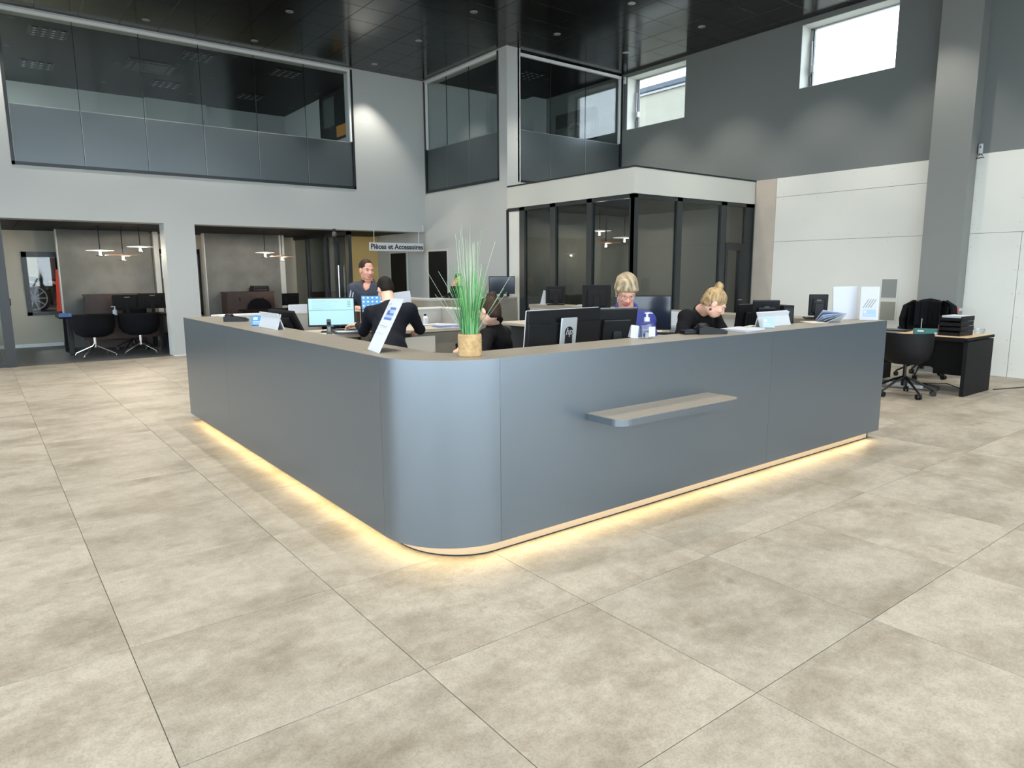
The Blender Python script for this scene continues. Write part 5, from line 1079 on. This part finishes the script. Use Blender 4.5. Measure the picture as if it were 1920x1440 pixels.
    np_mesh('trousers', [sdf_mesh([(p[0], p[1], 0, *p[3:]) for p in tr_ if p[2] == 2], .012, .03)], [trousers], t)
    hr = []
    if style == 'short': hr = [ell(L(0, -.020, .036), Z(.080, .097, .090), B), ell(L(0, -.05, -.01), Z(.072, .062, .075), B), ell(L(0, .100, -.035), Z(.090, .092, .098), B, 0, '-'), ell(L(0, -.03, -.125), Z(.12, .12, .075), B, 0, '-'), ell(L(.08, .02, -.03), Z(.02, .03, .04), B, 0, '-'), ell(L(-.08, .02, -.03), Z(.02, .03, .04), B, 0, '-')]
    elif style == 'crop': hr = [ell(L(0, -.020, .035), Z(.0765, .096, .0885), B), ell(L(0, .098, -.030), Z(.086, .084, .096), B, 0, '-'), ell(L(0, -.03, -.110), Z(.12, .12, .085), B, 0, '-'), ell(L(.08, .02, -.035), Z(.02, .035, .05), B, 0, '-'), ell(L(-.08, .02, -.035), Z(.02, .035, .05), B, 0, '-')]
    elif style == 'bob': hr = [ell(L(0, -.020, .052), Z(.089, .106, .088), B), ell(L(0, -.058, .0), Z(.084, .066, .085), B), cap(L(-.074, .012, .03), L(-.079, .018, .0), .019*s, .012*s), cap(L(.074, .012, .03), L(.079, .018, .0), .019*s, .012*s), cap(L(.025, .04, .108), L(-.060, .078, .062), .026*s, .018*s), cap(L(.025, .05, .106), L(.030, .092, .070), .026*s, .016*s), cap(L(.030, .04, .106), L(.074, .055, .055), .026*s, .016*s), cap(L(.01, .06, .105), L(-.025, .092, .058), .020*s, .012*s), ell(L(0, .108, -.042), Z(.070, .082, .088), B, 0, '-'), ell(L(0, -.03, -.145), Z(.14, .14, .085), B, 0, '-'), ell(L(.084, -.004, -.03), Z(.018, .026, .03), B, 0, '-'), ell(L(-.084, -.004, -.03), Z(.018, .026, .03), B, 0, '-')]
    elif style in ('bun', 'lowbun'):
        bz = (0, -.055, .128) if style == 'bun' else (.01, -.070, .112)
        hr = [ell(L(0, -.020, .036), Z(.081, .099, .091), B), ell(L(0, -.045, -.005), Z(.076, .068, .072), B), cap(L(0, -.04, .09), L(bz[0], bz[1], bz[2]-.02), .045*s, .026*s), ell(L(*bz), Z(.040, .038, .034), B), cap(L(-.02, bz[1]+.02, bz[2]+.015), L(.022, bz[1]-.018, bz[2]+.02), .014*s),
              ell(L(0, -.058, -.045), Z(.066, .052, .062 if style == 'lowbun' else .03), B),
              ell(L(0, .102, -.040), Z(.080, .090, .100), B, 0, '-'), ell(L(0, -.01, -.125 if style == 'bun' else -.155), Z(.12, .12, .075), B, 0, '-'), ell(L(.082, -.004, -.03), Z(.018, .03, .035), B, 0, '-'), ell(L(-.082, -.004, -.03), Z(.018, .03, .035), B, 0, '-')]
    np_mesh('hair', [sdf_mesh(hr, .0042*s, .012, .0016)], [hairm], t)
    if style == 'bun':
        q = Matrix([list(r) for r in B]); m = M(); m.lathe([(.026, -.007), (.036, -.003), (.036, .003), (.026, .007)], 18); bmesh.ops.transform(m.b, matrix=(q @ Matrix.Rotation(R(-18), 3, 'X')).to_4x4(), verts=m.b.verts); o = m.ob('hair_band', 'black_matte', t, True); o.location = L(0, -.05, .102)
    q3 = Matrix([list(r) for r in B])
    for x in (-.030, .030):
        e = M().ell((0, 0, 0), (.0115*s, .0095*s, .0085*s), q3).ob('eye', 'eye_white', t, True); e.location = L(x, .0785, .004)
        i_ = M().ell((0, 0, 0), (.0052*s, .0035*s, .0056*s), q3).ob('iris', 'eye_dark', e, True); i_.location = (B @ (s*A3((0, .0078, -.001))))
        b_ = M().tube([L(x-.017, .083, .021), L(x, .091, .026), L(x+.017, .083, .021)], .0042*s, 6).ob('eyebrow', brow, t, True)
    if extra: extra(t, L, B, j, TB)
    return t
def glasses(t, L, rim='frame_black', thick=.0022):
    m = M()
    for x in (-.032, .032): m.tube([L(x+.023*math.cos(a), .102-.006*abs(math.cos(a)), .002+.016*math.sin(a)) for a in np.linspace(0, 2*math.pi, 20)], thick, 6)
    m.tube([L(-.010, .102, .006), L(.010, .102, .006)], thick, 6)
    for x in (-1, 1): m.tube([L(x*.054, .097, .006), L(x*.076, .02, .008), L(x*.076, -.01, .0)], thick, 6)
    m.ob('glasses', rim, t, True)
sit = lambda x, y: None
# customer in navy leaning on the partition
def x_cust(t, L, B, j, TB):
    for o_ in (-.016, .016):
        v = TB[:, 1]*.045; w = np.cross(j['elR']-j['shR'], TB[:, 1]); w = w/np.linalg.norm(w)
        out = A3((-.55, -.83, .1)); 
        p = [j['shR']+out*.068+w*o_, (j['shR']+j['elR'])/2+out*.062+w*o_, j['elR']+out*.053+w*o_, j['wrR']*.7+j['elR']*.3+out*.047+w*o_, j['wrR']+(j['elR']-j['wrR'])*.12+out*.042+w*o_]
        M().tube(p, .0062, 6).ob('sleeve_stripe', 'white_plastic', t, True)
    nk = j['neck']; M().tube([nk+B @ A3((.075*math.cos(a), .062*math.sin(a)+.01, .035-.05*max(0, math.sin(a)))) for a in np.linspace(-3.6, .45, 16)], .017, 8).ob('collar', 'dark_red', t, True)
person('man with cropped hair in a navy jacket with white sleeve stripes', dict(
    head=(3.892, 8.042, 1.564), hf=(.02, -1, -.12), hu=(0, 0, 1), neck=(3.934, 8.098, 1.398), shR=(3.758, 8.145, 1.334), shL=(4.038, 7.930, 1.339), elR=(3.684, 8.139, 1.045), wrR=(3.662, 7.841, 1.103),
    elL=(3.969, 7.731, 1.051), wrL=(3.829, 7.650, 1.092), pelvis=(4.021, 8.447, 0.526), right=(-.80, .60, 0), knR=(3.899, 8.415, 0.183), anR=(3.942, 8.508, -0.172), knL=(4.022, 8.258, 0.190), anL=(4.068, 8.348, -0.164), hdR=(.6, -.7, -.15), hdL=(-.3, -.9, -.1), curl=.7),
    'skin_red', 'navy_jacket', 'hair_brown', 'crop', s=1.08, bulk=1.12, neckline=((0, .10, .03), (.05, .10, .13)), lips='lips_pale', extra=x_cust)
def x_suit(t, L, B, j, TB):
    nk = j['neck']; M().tube([nk+B @ A3((.07*math.cos(a), .055*math.sin(a)-.01, .012)) for a in np.linspace(2.6, 6.8, 14)], .02, 8).ob('collar', 'navy_suit', t, True)
person('man in a dark suit bending over the worktop, seen from behind', dict(
    head=(3.465, 6.731, 1.355), hf=(.02, 1, -.55), hu=(0, .35, 1), neck=(3.417, 6.554, 1.193), shL=(3.232, 6.595, 1.110), shR=(3.544, 6.356, 1.135), elL=(3.183, 6.696, 0.918), wrL=(3.266, 7.010, 0.969),
    elR=(3.678, 6.379, 0.933), wrR=(3.826, 6.706, 0.899), pelvis=(3.134, 6.103, 0.718), right=(.82, -.57, 0), knL=(3.114, 6.244, 0.292), anL=(3.066, 6.155, -0.069), knR=(3.254, 6.137, 0.291), anR=(3.202, 6.051, -0.070), hdL=(-.55, .75, -.05), curl=.6),
    'skin_fair', 'navy_suit', 'hair_dark', 'short', s=1.03, bulk=1.27, coat_len=.2, extra=x_suit)
def x_gl(t, L, B, j, TB):
    glasses(t, L)
person('man with short hair and glasses sitting behind the parts counter', dict(
    head=(7.546, 11.541, 1.370), hf=(-.42, -.9, -.35), hu=(0, 0, 1), neck=(7.579, 11.579, 1.192), shR=(7.435, 11.689, 1.058), shL=(7.736, 11.458, 1.056), elR=(7.282, 11.554, 0.837), wrR=(7.368, 11.425, 1.230),
    elL=(7.615, 11.173, 0.850), wrL=(7.362, 11.052, 0.934), pelvis=(7.688, 11.747, 0.516), right=(-.85, .5, 0), knR=(7.314, 11.404, 0.490), anR=(7.316, 11.402, 0.094), knL=(7.495, 11.265, 0.489), anL=(7.490, 11.269, 0.093), hdR=(0, -.1, 1), hnR=(-1, -.3, 0), curl=1.0),
    'skin_red', 'black_knit', 'hair_brown', 'crop', s=1.1, bulk=1.15, neckline=((0, .09, .03), (.05, .09, .10)), lips='lips_pale', extra=x_gl)
def x_pl(t, L, B, j, TB):
    nk = j['neck']; M().tube([nk*.45+L(0, -.02, -.07)*.55+B @ A3((.062*math.cos(a), .058*math.sin(a)-.008, 0)) for a in np.linspace(0, 6.283, 18)], .024, 8).ob('collar', 'black_knit', t, True)
person('woman with brown pinned-up hair in black, sitting behind the potted grass', dict(
    head=(3.468, 4.839, 1.199), hf=(-.22, .90, -.45), hu=(.1, .3, 1), neck=(3.558, 4.895, 1.069), shL=(3.365, 4.729, 0.998), shR=(3.714, 4.965, 0.981), elL=(3.162, 4.506, 0.864), wrL=(2.839, 4.187, 0.973),
    elR=(3.646, 4.828, 0.787), wrR=(3.220, 4.588, 0.852), pelvis=(3.686, 4.924, 0.572), right=(.50, .85, 0), knL=(3.268, 4.740, 0.590), anL=(3.246, 4.757, 0.233), knR=(3.543, 4.970, 0.562), anR=(3.513, 4.993, 0.202), hdL=(-.79, .35, .03), curl=.9),
    'skin_fair', 'black_knit', 'hair_brown', 'lowbun', s=1.0, extra=x_pl)
def x_blue(t, L, B, j, TB):
    glasses(t, L, 'steel', .0016); nk = j['neck']
    M().tube([nk+B @ A3((.078*math.cos(a), .07*math.sin(a)+.008, .02-.06*max(0, math.sin(a)))) for a in np.linspace(-4.3, 1.15, 18)], .017, 8).ob('collar', 'royal_blue', t, True)
    for x in (-.074, .074): M().ell(L(x, .0, -.052), (.006, .006, .008)).ob('earring', 'steel', t, True)
person('woman with short streaked blond hair and glasses in a royal blue blouse', dict(
    head=(4.100, 3.850, 1.376), hf=(-.55, -.8, -.66), hu=(0, 0, 1), neck=(4.198, 3.938, 1.230), shR=(4.018, 3.976, 1.141), shL=(4.385, 3.883, 1.129), elR=(3.837, 3.862, 0.947), wrR=(3.730, 3.630, 0.953),
    elL=(4.246, 3.675, 0.912), wrL=(3.938, 3.533, 0.926), pelvis=(4.422, 4.107, 0.631), right=(-.82, .57, 0), knR=(4.071, 3.872, 0.617), anR=(4.117, 3.900, 0.260), knL=(4.188, 3.782, 0.616), anL=(4.236, 3.809, 0.259), curl=.5),
    'skin_red', 'royal_blue', 'hair_streaked', 'bob', brow='brow_fair', s=1.0, bulk=1.12, neckline=((0, .10, .02), (.045, .10, .11)), extra=x_blue)
def x_bun(t, L, B, j, TB):
    for x in (-.079, .079):
        e_ = M().ell(L(x, -.004, -.046), (.005, .005, .005)).ob('ear_stud', 'white_plastic', t, True); M().ell(L(x, -.004, -.064), (.0105, .0105, .0115)).ob('earring', 'dark_red', e_, True)
person('young woman with a blond top bun bending over the counter in black', dict(
    head=(4.913, 3.604, 1.262), hf=(.58, -.62, -.62), hu=(.32, -.35, .9), neck=(4.926, 3.758, 1.184), shR=(4.725, 3.749, 1.143), shL=(5.254, 3.847, 1.096), elR=(4.561, 3.686, 0.933), wrR=(4.511, 3.471, 0.975),
    elL=(5.215, 3.688, 0.960), wrL=(4.881, 3.503, 0.980), pelvis=(5.124, 4.010, 0.649), right=(-.62, -.55, 0), knR=(4.832, 3.730, 0.565), anR=(4.882, 3.754, 0.249), knL=(5.089, 3.785, 0.571), anL=(5.130, 3.816, 0.230), hdR=(.6, -.75, -.1), curl=.6),
    'skin_fair', 'black_knit', 'hair_blonde', 'bun', brow='brow_fair', lips='lips_pale', s=1.0, bulk=1.0, neckline=((0, .05, .06), (.062, .09, .058)), extra=x_bun)
# stools and chairs of the staff
def staff_chair(lbl, x, y, rz, zs, back=True, zb=None):
    t = E('task_chair', lbl, 'chair', (x, y, 0), rz); M().bx(-.23, .23, -.22, .24, zs-.07, zs, .03).ob('seat', 'black_fabric', t); castor_base(t, .31)
    M().cyl((0, 0, .2), (0, 0, zs-.06), .024).ob('column', 'steel', t)
    if back:
        m = M(); pts = [(.25*math.sin(R(a)), -.27+.14*(1-math.cos(R(a)))) for a in range(-60, 61, 12)]; rows = []
        for k in range(9):
            z_ = zs+.04+.46*k/8; w = 1 if k < 5 else math.sqrt(max(.05, 1-((k-4)/4.2)**2)); rows.append([(x_*w, y_-.03*k/8, z_) for x_, y_ in pts])
        for q in range(2):
            g_ = [[m.b.verts.new((x_, y_+.03*q, z_)) for x_, y_, z_ in r] for r in rows]
            for a, b in zip(g_, g_[1:]):
                for i in range(len(pts)-1): m.b.faces.new((a[i], a[i+1], b[i+1], b[i]))
        m.ob('backrest', 'black_fabric', t, True); M().bx(-.03, .03, -.26, -.22, zs-.05, zs+.1).ob('back_bar', 'black_plastic', t)
    return t
staff_chair('black mesh chair back right of the potted grass', (3.686, 4.924, 0.572)[0]+.05, (3.686, 4.924, 0.572)[1]-.06, R(32), .60)
staff_chair('black chair under the woman in royal blue', (4.460, 4.141, 0.623)[0], (4.460, 4.141, 0.623)[1], R(145), .50, False)
staff_chair('black chair under the woman with the top bun', (5.165, 4.041, 0.642)[0], (5.165, 4.041, 0.642)[1], R(-130), .50, False)
staff_chair('black chair under the man with glasses behind the parts counter', (7.716, 11.789, 0.512)[0], (7.716, 11.789, 0.512)[1], R(150), .50, False)
cu = E('black_cup', 'black cup under the hand of the woman behind the potted grass', 'cup', ((3.104, 4.749, 0.881)[0], (3.104, 4.749, 0.881)[1], .881)); M().lathe([(.03, 0), (.036, .07), (.033, .07), (.027, .006)], 18).ob('cup', 'black_plastic', cu, True)
